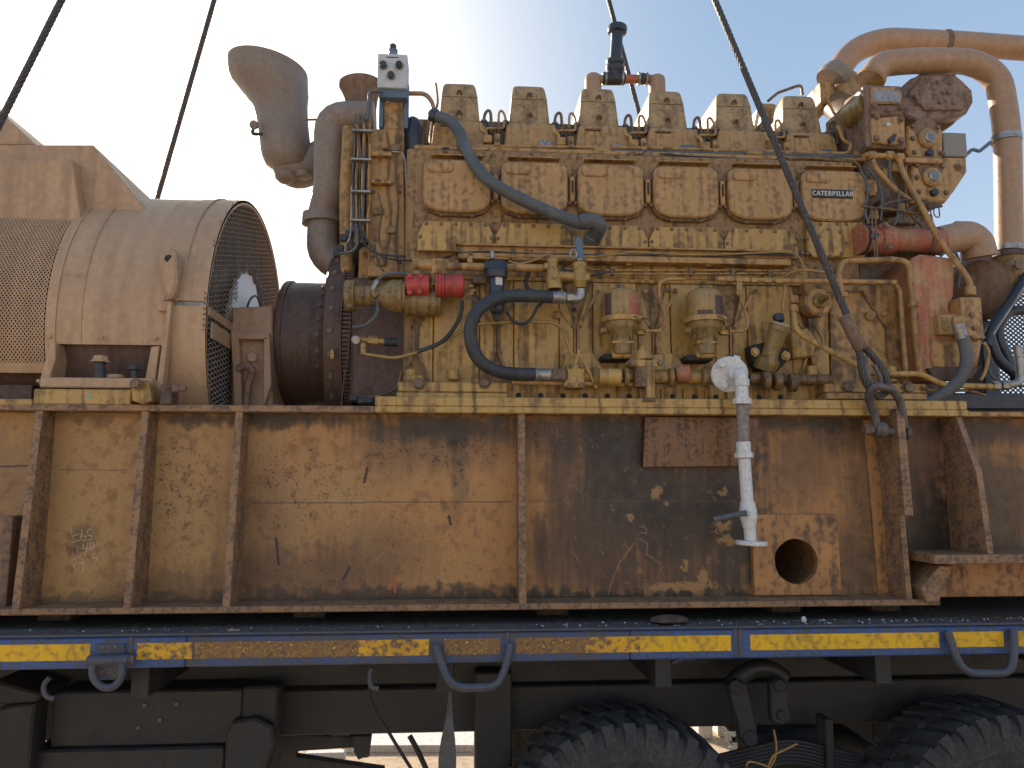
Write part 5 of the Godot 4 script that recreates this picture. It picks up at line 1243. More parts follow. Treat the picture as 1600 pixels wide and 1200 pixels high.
	for q in v3([-0.558,2.913,-0.2,-0.513,2.9,-0.2,-0.479,2.903,-0.2]): bx(e, "drain_fitting", M.rubber, q, Vector3(0.05, 0.035, 0.05), 0.008)
	hose(e, "lube_line", M.oily, v3([-0.5,2.917,-0.2,-0.398,2.938,-0.2,-0.331,2.981,-0.2,-0.305,3.065,-0.2]), 0.008)

func engine_middle(e):
	# fuel pipe with bracket
	var k = pipe(e, "fuel_pipe", M.ochre, v3([-0.248,3.634,-0.12,-0.069,3.63,-0.12]), 0.027, 0.02, 16)
	pipe(e, "fuel_pipe", M.ochre, v3([-0.069,3.63,-0.12,0.497,3.631,-0.12]), 0.0215, 0.02, 16)
	bx(k, "bracket", M.ochre, Vector3(-0.111,3.623,-0.14),Vector3(0.079,0.089,0.1), 0.006)
	bx(k, "bracket_leg", M.oliveoil, Vector3(-0.129,3.549,-0.115),Vector3(0.041,0.064,0.03), 0.003)
	bx(k, "lug", M.ochre, Vector3(0.056,3.671,-0.125),Vector3(0.028,0.039,0.03), 0.003)
	bx(k, "hanger", M.oily, Vector3(0.11,3.576,-0.2),Vector3(0.077,0.043,0.06), 0.003)
	# dark blue filter
	var f0 = Vector3(0.2,3.352,-0.06); var f1 = Vector3(0.199,3.693,-0.06)
	k = la(e, "fuel_filter", M.navy, f0, f1, [[0, 0.012], [0.006, 0.03], [0.02, 0.038], [0.06, 0.041], [0.195, 0.041], [0.2, 0.056], [0.21, 0.059], [0.24, 0.06], [0.245, 0.054], [0.285, 0.05], [0.292, 0.036], [0.297, 0.015]], 24)
	bx(k, "filter_head", M.navy, Vector3(0.194,3.617,-0.08),Vector3(0.123,0.049,0.1), 0.008)
	cyl(k, "top_fitting", M.steel, Vector3(0.178,3.657,-0.06), Vector3(0.175,3.703,-0.06), 0.012)
	var b = MB.new(); arc_plate(b, f0, 0.0412, -0.2, 0.75, 3.506, 3.562, 0.001); pt(k, "paper_label", b, M.letter)
	cyl(k, "drain_cock", M.rubber, Vector3(0.2,3.359,-0.06), Vector3(0.203,3.317,-0.06), 0.014)
	hose(e, "rubber_hose", M.rubber, v3([0.257,3.379,-0.1,0.292,3.327,-0.1,0.336,3.314,-0.1,0.381,3.336,-0.1,0.423,3.407,-0.1,0.458,3.443,-0.1]), 0.0085)
	hose(e, "rubber_hose", M.rubber, v3([0.381,3.615,-0.16,0.366,3.564,-0.16,0.38,3.521,-0.16,0.423,3.503,-0.16,0.501,3.501,-0.16]), 0.011)
	hose(e, "thin_line", M.brass, v3([0.268,3.666,-0.12,0.328,3.653,-0.12,0.412,3.676,-0.12,0.462,3.699,-0.12,0.497,3.707,-0.12]), 0.007)
	hose(e, "thin_line", M.oily, v3([0.269,3.687,-0.13,0.339,3.67,-0.13,0.428,3.694,-0.13]), 0.004, 6)
	# brass valve and fittings
	k = la(e, "shut_off_valve", M.brass, Vector3(0.511,3.5,-0.07), Vector3(0.501,3.677,-0.07), [[0.004, 0.028], [0.0, 0.028], [0.0, 0.043], [0.02, 0.045], [0.06, 0.042], [0.075, 0.036], [0.105, 0.036], [0.11, 0.03], [0.14, 0.028], [0.15, 0.033], [0.165, 0.033], [0.17, 0.015]], 20)
	cyl(k, "mouth", M.dark, Vector3(0.51,3.508,-0.068), Vector3(0.51,3.498,-0.068), 0.0335)
	bx(k, "side_boss", M.brass, Vector3(0.486,3.628,-0.1),Vector3(0.063,0.036,0.08), 0.006)
	bolts(k, M.brass, v3([0.506,3.559,-0.026]), 0.014)
	cyl(k, "side_pipe", M.brass, Vector3(0.532,3.575,-0.07), Vector3(0.647,3.57,-0.07), 0.026)
	b = MB.new(); b.lathe(Vector3(0.652,3.507,-0.06), Vector3(0.646,3.656,-0.06), [[0, 0.026], [0.01, 0.03], [0.03, 0.034], [0.035, 0.038], [0.06, 0.038], [0.065, 0.035], [0.1, 0.037], [0.12, 0.042], [0.135, 0.042], [0.14, 0.025], [0.15, 0.025]], 18)
	k = pt(e, "pipe_tee", b, M.brass)
	cyl(k, "cross_nut", M.brass, Vector3(0.67,3.568,-0.06), Vector3(0.701,3.565,-0.06), 0.033, 0.004, 6)
	pipe(k, "steel_elbow", M.steel, v3([0.652,3.5,-0.06,0.651,3.447,-0.06,0.578,3.449,-0.06]), 0.0265, 0.03, 14)
	pr(e, "valve_lever", M.blueplate, v2([0.62,3.778,0.645,3.793,0.665,3.757,0.668,3.665,0.633,3.657,0.626,3.707]), -0.06, -0.04, 0.006)
	b = MB.new(); b.tube(smooth(v3([0.618,3.707,-0.03,0.628,3.686,-0.03,0.618,3.664,-0.03,0.6,3.667,-0.03,0.594,3.689,-0.03,0.604,3.71,-0.03,0.618,3.707,-0.03]), 4), 0.007, 8, -1, false); pt(e, "lever_ring", b, M.steel)
	cyl(e, "lever_nut", M.steel, Vector3(0.645,3.649,-0.05), Vector3(0.645,3.667,-0.05), 0.022)
	hose(e, "thin_line", M.rubber, v3([0.708,3.586,-0.1,0.776,3.602,-0.1,0.829,3.614,-0.1]), 0.007)
	hose(e, "thin_line", M.rubber, v3([0.558,3.644,-0.1,0.578,3.609,-0.1,0.635,3.61,-0.1]), 0.008)
	# heavy black hose below
	k = hose(e, "oil_hose", M.rubber, v3([0.494,3.452,-0.05,0.347,3.449,-0.02,0.226,3.43,0.02,0.141,3.388,0.05,0.082,3.323,0.06,0.059,3.246,0.06,0.07,3.156,0.06,0.117,3.08,0.04,0.204,3.04,0,0.297,3.032,-0.03,0.399,3.033,-0.05]), 0.0345, 16, 6)
	cyl(k, "hose_ferrule", M.steel, Vector3(0.484,3.452,-0.05), Vector3(0.571,3.451,-0.055), 0.0345, 0.006)
	cyl(k, "hose_nut", M.steel, Vector3(0.571,3.451,-0.055), Vector3(0.609,3.453,-0.06), 0.032, 0.004, 6)
	cyl(k, "hose_ferrule", M.steel, Vector3(0.393,3.033,-0.05), Vector3(0.491,3.03,-0.05), 0.0335, 0.006)
	cyl(k, "hose_nut", M.rust, Vector3(0.491,3.03,-0.05), Vector3(0.566,3.028,-0.05), 0.036, 0.004, 6)
	# grey hose from the first head down across the covers
	k = hose(e, "coolant_hose", M.greyhose, v3([-0.183,4.642,-0.42,-0.114,4.618,-0.4,-0.053,4.579,-0.38,-0.007,4.497,-0.34,0.016,4.417,-0.31,0.049,4.325,-0.25,0.092,4.224,-0.19,0.167,4.128,-0.15,0.287,4.049,-0.13,0.41,3.986,-0.12,0.534,3.934,-0.12,0.659,3.893,-0.12,0.741,3.895,-0.12]), 0.0345, 16, 6)
	b = MB.new(); b.tube(smooth(v3([0.659,3.896,-0.12,0.73,3.906,-0.12,0.771,3.884,-0.13,0.765,3.857,-0.18,0.754,3.831,-0.24]), 5), 0.043, 16); pt(k, "hose_elbow", b, M.greyhose)
	cyl(k, "hose_collar", M.greyhose, Vector3(0.751,3.856,-0.2), Vector3(0.747,3.822,-0.245), 0.05, 0.01)
	cyl(k, "hose_collar", M.navy, Vector3(-0.183,4.65,-0.42), Vector3(-0.137,4.627,-0.41), 0.042, 0.01)
	# pair of canister filters
	var n = 0
	for c in v3([0.879,3.237,-0.1,1.342,3.243,-0.1]):
		var s = 0.003
		b = MB.new(); b.lathe(c + Vector3(0, 33 * s, 0), c + Vector3(0, 100 * s, 0), [[0, 31 * s], [2 * s, 32.5 * s], [46 * s, 32.5 * s], [53 * s, 29 * s], [58 * s, 21 * s], [60 * s, 9 * s], [61 * s, 7 * s]], 32)
		k = pt(e, "canister_filter", b, M.canister)
		k.set_meta("label", ["canister with a dark sticker at its left edge", "canister with dark stickers at its right side"][n])
		la(k, "clamp_band", M.olive, c + Vector3(0, 30 * s, 0), c + Vector3(0, 99 * s, 0), [[0, 31 * s], [0, 36.5 * s], [9 * s, 36.5 * s], [9.5 * s, 32 * s]], 32)
		la(k, "bowl", M.oliveoil, c + Vector3(0, -28 * s, 0), c + Vector3(0, 30 * s, 0), [[0, 17 * s], [14 * s, 19 * s], [22 * s, 17 * s], [34 * s, 20 * s], [45 * s, 29 * s], [48 * s, 31 * s], [58 * s, 31 * s]], 28)
		bx(k, "band_latch", M.brass, c + Vector3(23 * s, 34 * s, 29 * s), Vector3(16 * s, 6 * s, 5 * s), 0.003)
		pipe(k, "latch_screw", M.bolt, [c + Vector3(16 * s, 34.5 * s, 33 * s), c + Vector3(42 * s, 33 * s, 24 * s)], 0.005, 0.02, 6)
		bx(k, "filter_base", M.olive, c + Vector3(0, -22 * s, -0.06), Vector3(36 * s, 26 * s, 0.16), 0.008)
		bx(k, "base_flange", M.olive, c + Vector3(0, -8 * s, 0.0), Vector3(40 * s, 5 * s, 0.1), 0.004)
		cyl(k, "side_port", M.oliveoil, c + Vector3(-37 * s, 15 * s, 0), c + Vector3(-26 * s, 15 * s, 0.02), 0.02)
		cyl(k, "side_port", M.brass, c + Vector3(27 * s, 13 * s, 0), c + Vector3(44 * s, 13 * s, 0), 0.018, 0.004, 6)
		for a in 5: bx(k, "rib", M.oliveoil, c + Vector3(sin(a * 0.7 - 1.4) * 21 * s, 8 * s, cos(a * 0.7 - 1.4) * 21 * s), Vector3(0.008, 0.06, 0.012), 0.002)
		b = MB.new()
		if n == 0: arc_plate(b, c, 32.5 * s, -1.25, -0.75, c.y + 40 * s, c.y + 80 * s, 0.0012)
		else:
			arc_plate(b, c, 32.5 * s, 0.32, 1.25, c.y + 38 * s, c.y + 76 * s, 0.0012)
			arc_plate(b, c, 32.5 * s, -0.7, 0.15, c.y + 37 * s, c.y + 48 * s, 0.0012)
		pt(k, "sticker", b, M.sticker)
		if n == 0:
			b = MB.new(); arc_plate(b, c, 32.5 * s, 0.25, 1.2, c.y + 36 * s, c.y + 78 * s, 0.0008); pt(k, "faded_paint", b, M.redworn)
		bolts(k, M.bolt, [c + Vector3(0, 94 * s, 0)], 0.022, null, Vector3.UP, "cap_nut")
		n += 1
	pipe(e, "filter_pipe", M.ochre, v3([1.005,3.281,-0.08,1.103,3.282,-0.08,1.119,3.35,-0.08,1.087,3.477,-0.08,1.089,3.549,-0.08,1.132,3.571,-0.08,1.232,3.573,-0.08]), 0.0105, 0.05, 10)
	pipe(e, "filter_pipe", M.ochre, v3([1.472,3.284,-0.08,1.565,3.289,-0.08,1.578,3.349,-0.08,1.543,3.456,-0.08,1.535,3.521,-0.08]), 0.0095, 0.05, 10)
	pipe(e, "return_manifold", M.ochre, v3([1.418,3.582,-0.1,1.912,3.58,-0.1,2.445,3.583,-0.1]), 0.0145, 0.02, 12)
	for q in v3([1.49,3.583,-0.1,1.544,3.581,-0.1,1.581,3.581,-0.1,1.628,3.579,-0.1,1.7,3.58,-0.1,1.766,3.578,-0.1]): cyl(e, "pipe_union", M.brass, q - Vector3(0.02, 0, 0), q + Vector3(0.02, 0, 0), 0.021, 0.004, 6)
	cyl(e, "pipe_union", M.brass, Vector3(1.54,3.567,-0.09), Vector3(1.537,3.487,-0.09), 0.019, 0.004, 8)
	bolts(e, M.bolt, v3([1.186,3.552,-0.24,1.223,3.549,-0.24,1.692,3.554,-0.24]), 0.014, stud_mesh)
	# manifold along the foot of the engine
	pipe(e, "oil_manifold", M.olive, v3([0.573,3.035,-0.1,0.976,3.032,-0.1,1.434,3.029,-0.1]), 0.034, 0.02, 16)
	pipe(e, "oil_manifold", M.oily, v3([1.576,3.027,-0.1,2.043,3.025,-0.1]), 0.03, 0.02, 16)
	pipe(e, "drain_line", M.ochre, v3([0.283,2.993,-0.07,0.623,2.99,-0.07,0.933,2.986,-0.07]), 0.013, 0.02, 10)
	k = bx(e, "clamp_block", M.brass, Vector3(0.619,3.027,-0.09),Vector3(0.095,0.13,0.1), 0.006)
	for q in v3([0.592,3.077,-0.038,0.591,2.975,-0.038,0.647,3.078,-0.038,0.645,2.976,-0.038]): bolts(k, M.bolt, [q], 0.012)
	for q in [v3([0.559,2.969,-0.05,0.621,3.1,-0.05,0.643,3.169,-0.05]), v3([0.729,2.964,-0.05,0.683,3.07,-0.05,0.629,3.162,-0.05])]: pipe(k, "stay", M.olive, q, 0.009, 0.03, 8)
	cyl(e, "manifold_sleeve", M.olive, Vector3(0.739,3.027,-0.06), Vector3(0.863,3.025,-0.06), 0.045)
	for x in v3([0.725,3.027,-0.06,0.89,3.025,-0.06,1.133,3.024,-0.06,1.315,3.026,-0.06]): cyl(e, "manifold_flange", M.oliveoil, x - Vector3(0.012, 0, 0), x + Vector3(0.012, 0, 0), 0.052, 0.004)
	k = la(e, "relief_valve", M.olive, Vector3(0.984,3.116,-0.04), Vector3(0.979,3.192,-0.04), [[0, 0.05], [0.02, 0.047], [0.05, 0.034], [0.062, 0.018], [0.075, 0.012]], 20)
	pr(k, "valve_flange", M.olive, v2([0.899,3.095,0.927,3.113,1.05,3.111,1.077,3.09,1.042,3.069,0.926,3.075]), -0.12, 0.0, 0.005)
	bx(k, "valve_leg", M.olive, Vector3(1.009,2.991,-0.015),Vector3(0.048,0.17,0.03), 0.004)
	cyl(k, "valve_body", M.oily, Vector3(0.979,3.083,-0.05), Vector3(0.976,2.966,-0.05), 0.05)
	bx(k, "valve_foot", M.oily, Vector3(0.996,2.894,-0.02),Vector3(0.068,0.017,0.1), 0.003)
	for q in v3([0.913,3.092,-0.002,1.06,3.094,-0.002]): bolts(k, M.bolt, [q], 0.014)
	cyl(e, "end_flange", M.redworn, Vector3(1.155,3.044,-0.05), Vector3(1.235,3.045,-0.05), 0.046, 0.012)
	for q in v3([0.787,3.112,-0.2,1.254,3.11,-0.2]): pr(e, "sump_arch", M.olive, PackedVector2Array([Vector2(q.x - 0.22, q.y - 0.03), Vector2(q.x - 0.2, q.y + 0.06), Vector2(q.x - 0.05, q.y + 0.075), Vector2(q.x + 0.02, q.y - 0.03)]), -0.25, -0.2, 0.006)
	for q in v3([0.853,3.143,-0.17,1.31,3.141,-0.17]): bx(e, "filter_shelf", M.dark, q, Vector3(0.15, 0.03, 0.12), 0.005)
	# white painted drain pipe
	var w = Node3D.new(); w.name = "drain_pipe"; e.add_child(w, true); w.set_meta("label", "white drain pipe with ball valve hanging in front of the skid")
	var fz = 0.02
	cyl(w, "flange", M.white, Vector3(1.434,3.036,0), Vector3(1.421,3.031,0.035), 0.095, 0.006, 32)
	bolts(w, M.white, v3([1.379,3.085,0.035,1.459,3.106,0.035,1.388,2.976,0.035,1.481,2.97,0.035]), 0.022)
	b = MB.new(); b.tube(fillet(v3([1.434,3.035,0.03,1.452,3.025,0.12,1.452,2.896,0.12]), 0.06), 0.033, 16); pt(w, "elbow", b, M.white)
	cyl(w, "elbow_collar", M.white, Vector3(1.44,3.031,0.06), Vector3(1.446,3.03,0.08), 0.043)
	cyl(w, "elbow_collar", M.white, Vector3(1.454,2.996,0.12), Vector3(1.452,2.956,0.12), 0.039)
	cyl(w, "union", M.white, Vector3(1.453,2.896,0.12), Vector3(1.452,2.863,0.12), 0.047, 0.004, 8)
	cyl(w, "bare_pipe", M.scraped, Vector3(1.452,2.863,0.12), Vector3(1.45,2.657,0.12), 0.0305)
	cyl(w, "coupling", M.white, Vector3(1.449,2.673,0.12), Vector3(1.45,2.615,0.12), 0.036)
	cyl(w, "union", M.white, Vector3(1.45,2.618,0.12), Vector3(1.451,2.589,0.12), 0.047, 0.004, 8)
	cyl(w, "pipe", M.white, Vector3(1.451,2.589,0.12), Vector3(1.458,2.364,0.12), 0.031)
	b = MB.new(); b.lathe(Vector3(1.459,2.371,0.12), Vector3(1.463,2.237,0.12), [[0, 0.031], [0.0, 0.037], [0.02, 0.038], [0.04, 0.043], [0.075, 0.043], [0.095, 0.038], [0.115, 0.035], [0.13, 0.031]], 20); pt(w, "ball_valve", b, M.white)
	cyl(w, "valve_stem", M.steel, Vector3(1.435,2.314,0.15), Vector3(1.42,2.316,0.19), 0.016)
	b = MB.new(); b.tube(smooth(v3([1.422,2.316,0.185,1.391,2.313,0.19,1.345,2.304,0.19,1.255,2.285,0.19]), 4), 0.014, 8); pt(w, "valve_handle", b, M.greyhose)
	cyl(w, "pipe", M.white, Vector3(1.464,2.25,0.12), Vector3(1.467,2.171,0.12), 0.03)
	cyl(w, "flange", M.white, Vector3(1.471,2.177,0.12), Vector3(1.47,2.155,0.12), 0.078, 0.004, 30)

func engine_right(e):
	var b; var k
	# air pipes at the top right
	b = MB.new(); b.tube(fillet(v3([2.571,5.241,-0.9,2.712,5.456,-0.9,2.94,5.551,-0.9,3.512,5.547,-0.9,4.272,5.52,-0.9]), 0.16), 0.083, 24)
	k = pt(e, "air_pipe", b, M.tanpipe)
	la(k, "pipe_flange", M.greytan, Vector3(2.552,5.222,-0.9), Vector3(2.641,5.339,-0.9), [[0, 0.09], [0, 0.108], [0.05, 0.115], [0.055, 0.106], [0.1, 0.1], [0.1, 0.085]], 28)
	la(k, "pipe_clamp", M.rust, Vector3(3.384,5.546,-0.9), Vector3(3.431,5.546,-0.9), [[0, 0.084], [0, 0.09], [0.03, 0.091], [0.03, 0.084]], 24)
	bx(k, "clamp_lug", M.rust, Vector3(3.419,5.63,-0.92),Vector3(0.047,0.039,0.04), 0.004)
	b = MB.new(); b.tube(fillet(v3([2.558,4.967,-0.42,2.627,5.081,-0.42,2.885,5.117,-0.42,3.241,5.123,-0.42,3.403,5.025,-0.42,3.433,4.683,-0.42,3.375,3.884,-0.42]), 0.16), 0.079, 24)
	k = pt(e, "air_pipe", b, M.tanpipe)
	la(k, "pipe_clamp", M.steel, Vector3(3.42,4.59,-0.42), Vector3(3.422,4.658,-0.42), [[0, 0.08], [0, 0.086], [0.04, 0.086], [0.04, 0.08]], 24)
	hose(k, "clamp_strap", M.blueplate, v3([3.27,4.557,-0.36,3.216,4.514,-0.36,3.19,4.497,-0.36,3.149,4.504,-0.36,3.114,4.478,-0.36,3.084,4.46,-0.36]), 0.011)
	la(k, "pipe_clamp", M.steel, Vector3(3.374,3.876,-0.42), Vector3(3.378,3.921,-0.42), [[0, 0.08], [0, 0.088], [0.035, 0.088], [0.035, 0.08]], 24)
	la(k, "pipe_clamp", M.ochre, Vector3(2.558,4.967,-0.42), Vector3(2.595,5.028,-0.42), [[0, 0.08], [0, 0.087], [0.03, 0.087], [0.03, 0.08]], 24)
	bx(e, "duct_block", M.ochre, Vector3(2.506,5.123,-1),Vector3(0.104,0.158,0.3), 0.01)
	b = MB.new(); b.tube(v3([2.67,5.254,-0.95,2.66,4.772,-0.75]), 0.1, 18); pt(e, "cooler_tube", b, M.ochre)
	b = MB.new(); b.tube(v3([2.612,5.226,-1.1,2.551,4.692,-0.5]), 0.1, 20); pt(e, "cooler_tube", b, M.oily)
	b = MB.new(); b.tube(v3([2.709,5.084,-1.1,2.504,4.81,-0.4]), 0.075, 20); pt(e, "cooler_tube", b, M.tanpipe)
	bx(e, "cooler_frame", M.ochre, Vector3(2.523,4.703,-0.7),Vector3(0.178,0.216,0.3), 0.01)
	b = MB.new(); b.tube(v3([2.409,4.722,-0.44,2.453,4.736,-0.3]), 0.07, 18); pt(e, "cooler_tube", b, M.oliveoil)
	hose(e, "vent_line", M.ochre, v3([2.304,4.906,-0.5,2.348,4.792,-0.5,2.363,4.771,-0.5,2.396,4.687,-0.5,2.403,4.602,-0.5,2.451,4.57,-0.5,2.453,4.528,-0.5]), 0.009)
	pipe(e, "vent_line", M.oily, v3([2.056,5.011,-0.8,2.125,5.072,-0.8,2.265,5.128,-0.8,2.292,5.129,-0.8,2.298,5.065,-0.8]), 0.01, 0.02, 8)
	bx(e, "rear_duct", M.ochre, Vector3(2.085,4.955,-1.05),Vector3(0.111,0.147,0.4), 0.015)
	# after-cooler block with end plates
	k = bx(e, "after_cooler", M.rusttan, Vector3(2.544,4.653,-0.51),Vector3(0.244,0.399,0.5), 0.012)
	pr(k, "cooler_plate", M.cover, v2([2.458,4.823,2.61,4.833,2.648,4.797,2.639,4.724,2.452,4.721]), -0.262, -0.24, 0.005)
	bx(k, "data_plate", M.plate, Vector3(2.547,4.767,-0.238),Vector3(0.16,0.073,0.006), 0.001)
	pr(k, "cooler_plate", M.cover, v2([2.443,4.625,2.627,4.648,2.649,4.624,2.643,4.479,2.582,4.461,2.441,4.473]), -0.262, -0.235, 0.006)
	bx(k, "tie_bar", M.rust, Vector3(2.541,4.677,-0.26),Vector3(0.191,0.065,0.05), 0.008)
	for q in v3([2.461,4.696,-0.23,2.627,4.694,-0.23,2.546,4.675,-0.23,2.472,4.632,-0.23,2.622,4.621,-0.23,2.46,4.495,-0.23,2.613,4.484,-0.23]): bolts(k, M.rust, [q], 0.016)
	pr(k, "plug_lever", M.navy, v2([2.528,4.485,2.562,4.518,2.586,4.526,2.567,4.478,2.542,4.461]), -0.24, -0.215, 0.004)
	bx(k, "tag", M.panel, Vector3(2.544,4.586,-0.233),Vector3(0.024,0.024,0.006), 0.001)
	k = pr(e, "cooler_cover", M.rusttan, v2([2.76,4.93,2.813,4.983,2.882,5.011,3.109,5.02,3.149,4.987,3.211,4.921,3.213,4.844,3.165,4.766,3.104,4.739,2.86,4.696,2.763,4.735,2.736,4.819]), -0.8, -0.4, 0.012)
	pr(k, "cover_face", M.rusttan, v2([2.789,4.889,2.86,4.959,3.101,4.96,3.163,4.895,3.167,4.835,3.12,4.775,2.879,4.766,2.849,4.807]), -0.4, -0.38, 0.008)
	bolts(k, M.rust, v3([2.969,4.948,-0.38,3.049,4.947,-0.38,3.002,4.881,-0.38,3.035,4.882,-0.38,2.976,4.817,-0.38,3.063,4.816,-0.38,2.793,4.861,-0.38,2.831,4.812,-0.38]), 0.013)
	bx(k, "cover_cap", M.greytan, Vector3(3.061,5.065,-0.65),Vector3(0.245,0.035,0.3), 0.006)
	pr(e, "cooler_underside", M.brown, v2([2.818,4.787,3.185,4.809,3.239,4.837,3.137,4.738,3.048,4.683,2.922,4.705,2.822,4.719]), -0.85, -0.5, 0.01)
	# two bearing boxes with round sight glasses
	var n = 0
	for q in [[v2([2.703,4.617,2.907,4.633,2.927,4.584,2.916,4.428,2.857,4.402,2.713,4.414,2.688,4.454]), Vector3(2.819,4.535,-0.3)], [v2([2.699,4.352,2.876,4.374,2.922,4.343,2.924,4.167,2.889,4.126,2.708,4.145,2.68,4.2]), Vector3(2.809,4.275,-0.27)]]:
		var z = q[1].z
		k = pr(e, "pump_housing", M.cover, q[0], z - 0.4, z, 0.01)
		pr(k, "lid", M.rust, circ(Vector2(q[1].x, q[1].y + 0.06), 0.08, 24), z - 0.05, z + 0.002, 0.004)
		cyl(k, "boss", M.cover, q[1] - Vector3(0, 0, 0.01), q[1] + Vector3(0, 0, 0.03), 0.06, 0.012, 24)
		cyl(k, "sight_glass", M.steel, q[1], q[1] + Vector3(0.004, 0, 0.038), 0.036, 0.006, 20)
		cyl(k, "pane", M.glass, q[1], q[1] + Vector3(0.004, 0, 0.04), 0.026, 0.003, 20)
		pr(k, "cock", M.navy, circ(Vector2(q[1].x + 0.005, q[1].y - 0.095), 0.024, 7), z, z + 0.03, 0.006)
		bolts(k, M.bolt, [q[1] + Vector3(-0.085, 0.075, 0.003), q[1] + Vector3(0.075, 0.075, 0.003), q[1] + Vector3(-0.085, -0.09, 0.003), q[1] + Vector3(0.085, -0.09, 0.003), q[1] + Vector3(-0.09, 0, 0.003)], 0.013)
		n += 1
	bx(e, "pump_casing", M.oily, Vector3(2.615,4.233,-0.63),Vector3(0.316,0.424,0.5), 0.01)
	bx(e, "pump_ledge", M.cover, Vector3(2.757,4.373,-0.34),Vector3(0.238,0.032,0.2), 0.004)
	bx(e, "grey_box", M.greybox, Vector3(2.999,4.506,-0.36),Vector3(0.146,0.152,0.12), 0.004)
	k = pr(e, "box_bracket", M.cover, v2([2.923,4.421,3.061,4.425,3.058,4.335,2.963,4.204,2.911,4.154,2.905,4.282]), -0.34, -0.3, 0.005)
	cyl(k, "stud_hole", M.rust, Vector3(2.999,4.358,-0.3), Vector3(2.992,4.353,-0.29), 0.025)
	# oil pipes running down from the coolers
	pipe(e, "oil_pipe", M.ochre, v3([2.369,4.375,-0.2,2.4,4.372,-0.2,2.572,4.374,-0.2,2.576,4.271,-0.18,2.666,3.98,-0.12,2.725,3.823,-0.1,2.83,3.648,-0.08,2.86,3.586,-0.07,2.857,3.505,-0.07]), 0.0165, 0.06)
	for q in v3([2.408,4.372,-0.2,2.517,4.376,-0.2,2.575,4.366,-0.2]): cyl(e, "pipe_union", M.ochre, q - Vector3(0.022, 0, 0), q + Vector3(0.022, 0, 0), 0.027, 0.004, 8)
	pipe(e, "oil_pipe", M.ochre, v3([2.414,4.345,-0.2,2.427,4.298,-0.2,2.535,4.168,-0.2,2.67,4.113,-0.25]), 0.0145, 0.06)
	cyl(e, "pipe_collar", M.ochre, Vector3(2.858,3.557,-0.07), Vector3(2.857,3.505,-0.07), 0.028)
	hose(e, "thin_line", M.greyhose, v3([2.341,3.916,-0.2,2.394,4.032,-0.2,2.538,4.098,-0.2,2.655,4.109,-0.2]), 0.006)
	hose(e, "thin_line", M.greyhose, v3([2.514,3.978,-0.2,2.592,4.038,-0.2,2.692,4.087,-0.2,2.771,4.097,-0.2]), 0.006)
	pipe(e, "thin_line", M.oily, v3([2.36,4.094,-0.18,2.308,4.054,-0.18,2.522,4.036,-0.18,2.656,4.016,-0.18]), 0.006, 0.02, 8)
	for q in [v3([2.33,4.009,-0.1,2.327,3.837,-0.1,2.335,3.732,-0.1,2.347,3.688,-0.1]), v3([2.353,4.01,-0.1,2.346,3.845,-0.1,2.348,3.751,-0.1,2.347,3.688,-0.1]), v3([2.74,4.096,-0.2,2.748,4.003,-0.2,2.761,3.956,-0.2]), v3([2.777,4.073,-0.2,2.763,4.042,-0.2,2.772,4.011,-0.2,2.796,4.012,-0.2,2.796,4.066,-0.2])]: hose(e, "thin_line", M.bolt, q, 0.004, 6)
	pipe(e, "thin_line", M.navy, v3([2.729,4.057,-0.2,2.816,4.074,-0.2]), 0.008, 0.02, 6)
	# red water pipe to the turbocharger
	b = MB.new(); b.lathe(Vector3(2.292,3.861,-0.2), Vector3(3.099,3.896,-0.3), [[0, 0.04], [0.0, 0.085], [0.045, 0.085], [0.05, 0.07], [0.12, 0.07], [0.125, 0.082], [0.15, 0.086], [0.2, 0.086], [0.22, 0.078], [0.225, 0.069], [0.55, 0.069]], 28)
	k = pt(e, "water_pipe", b, M.redworn, "pipe with chipped red paint")
	la(k, "coupling_ring", M.rubber, Vector3(2.318,3.862,-0.2), Vector3(2.345,3.862,-0.2), [[0, 0.07], [0, 0.09], [0.012, 0.09], [0.012, 0.07]], 28)
	la(k, "coupling_ring", M.rust, Vector3(2.74,3.88,-0.25), Vector3(2.763,3.88,-0.25), [[0, 0.06], [0, 0.074], [0.02, 0.074], [0.02, 0.06]], 28)
	bx(k, "coupling_lug", M.redworn, Vector3(2.432,3.927,-0.18),Vector3(0.053,0.038,0.06), 0.008)
	bolts(k, M.bolt, v3([2.425,3.924,-0.13,2.439,3.796,-0.13]), 0.016)
	pr(e, "wing_nut", M.navy, v2([2.313,3.859,2.352,3.875,2.373,3.86,2.349,3.837,2.319,3.836]), -0.12, -0.1, 0.004)
	b = MB.new(); b.tube(smooth(v3([2.839,3.894,-0.3,2.954,3.923,-0.32,3.058,3.94,-0.34,3.117,3.897,-0.35,3.134,3.82,-0.36]), 6), 0.085, 22, 0.1); pt(e, "turbine_elbow", b, M.tanpipe)
	bx(e, "elbow_cap", M.ochre, Vector3(3.007,4.005,-0.35),Vector3(0.088,0.04,0.1), 0.006)
	b = MB.new(); b.lathe(Vector3(3.391,3.728,-0.72), Vector3(2.87,3.532,0), [[0, 0.1], [0.02, 0.17], [0.1, 0.205], [0.25, 0.205], [0.34, 0.16], [0.37, 0.08]], 36); k = pt(e, "turbocharger", b, M.rust)
	la(k, "turbo_flange", M.brown, Vector3(3.371,3.835,-0.42), Vector3(3.374,3.876,-0.42), [[0, 0.08], [0, 0.105], [0.03, 0.105], [0.03, 0.08]], 28)
	b = MB.new(); b.tube(smooth(v3([3.376,3.851,-0.42,3.376,3.75,-0.42,3.357,3.657,-0.45,3.321,3.588,-0.5]), 5), 0.095, 20); pt(k, "volute", b, M.oliveoil)
	bolts(k, M.bolt, v3([3.319,3.751,-0.3,3.328,3.767,-0.3]), 0.022)
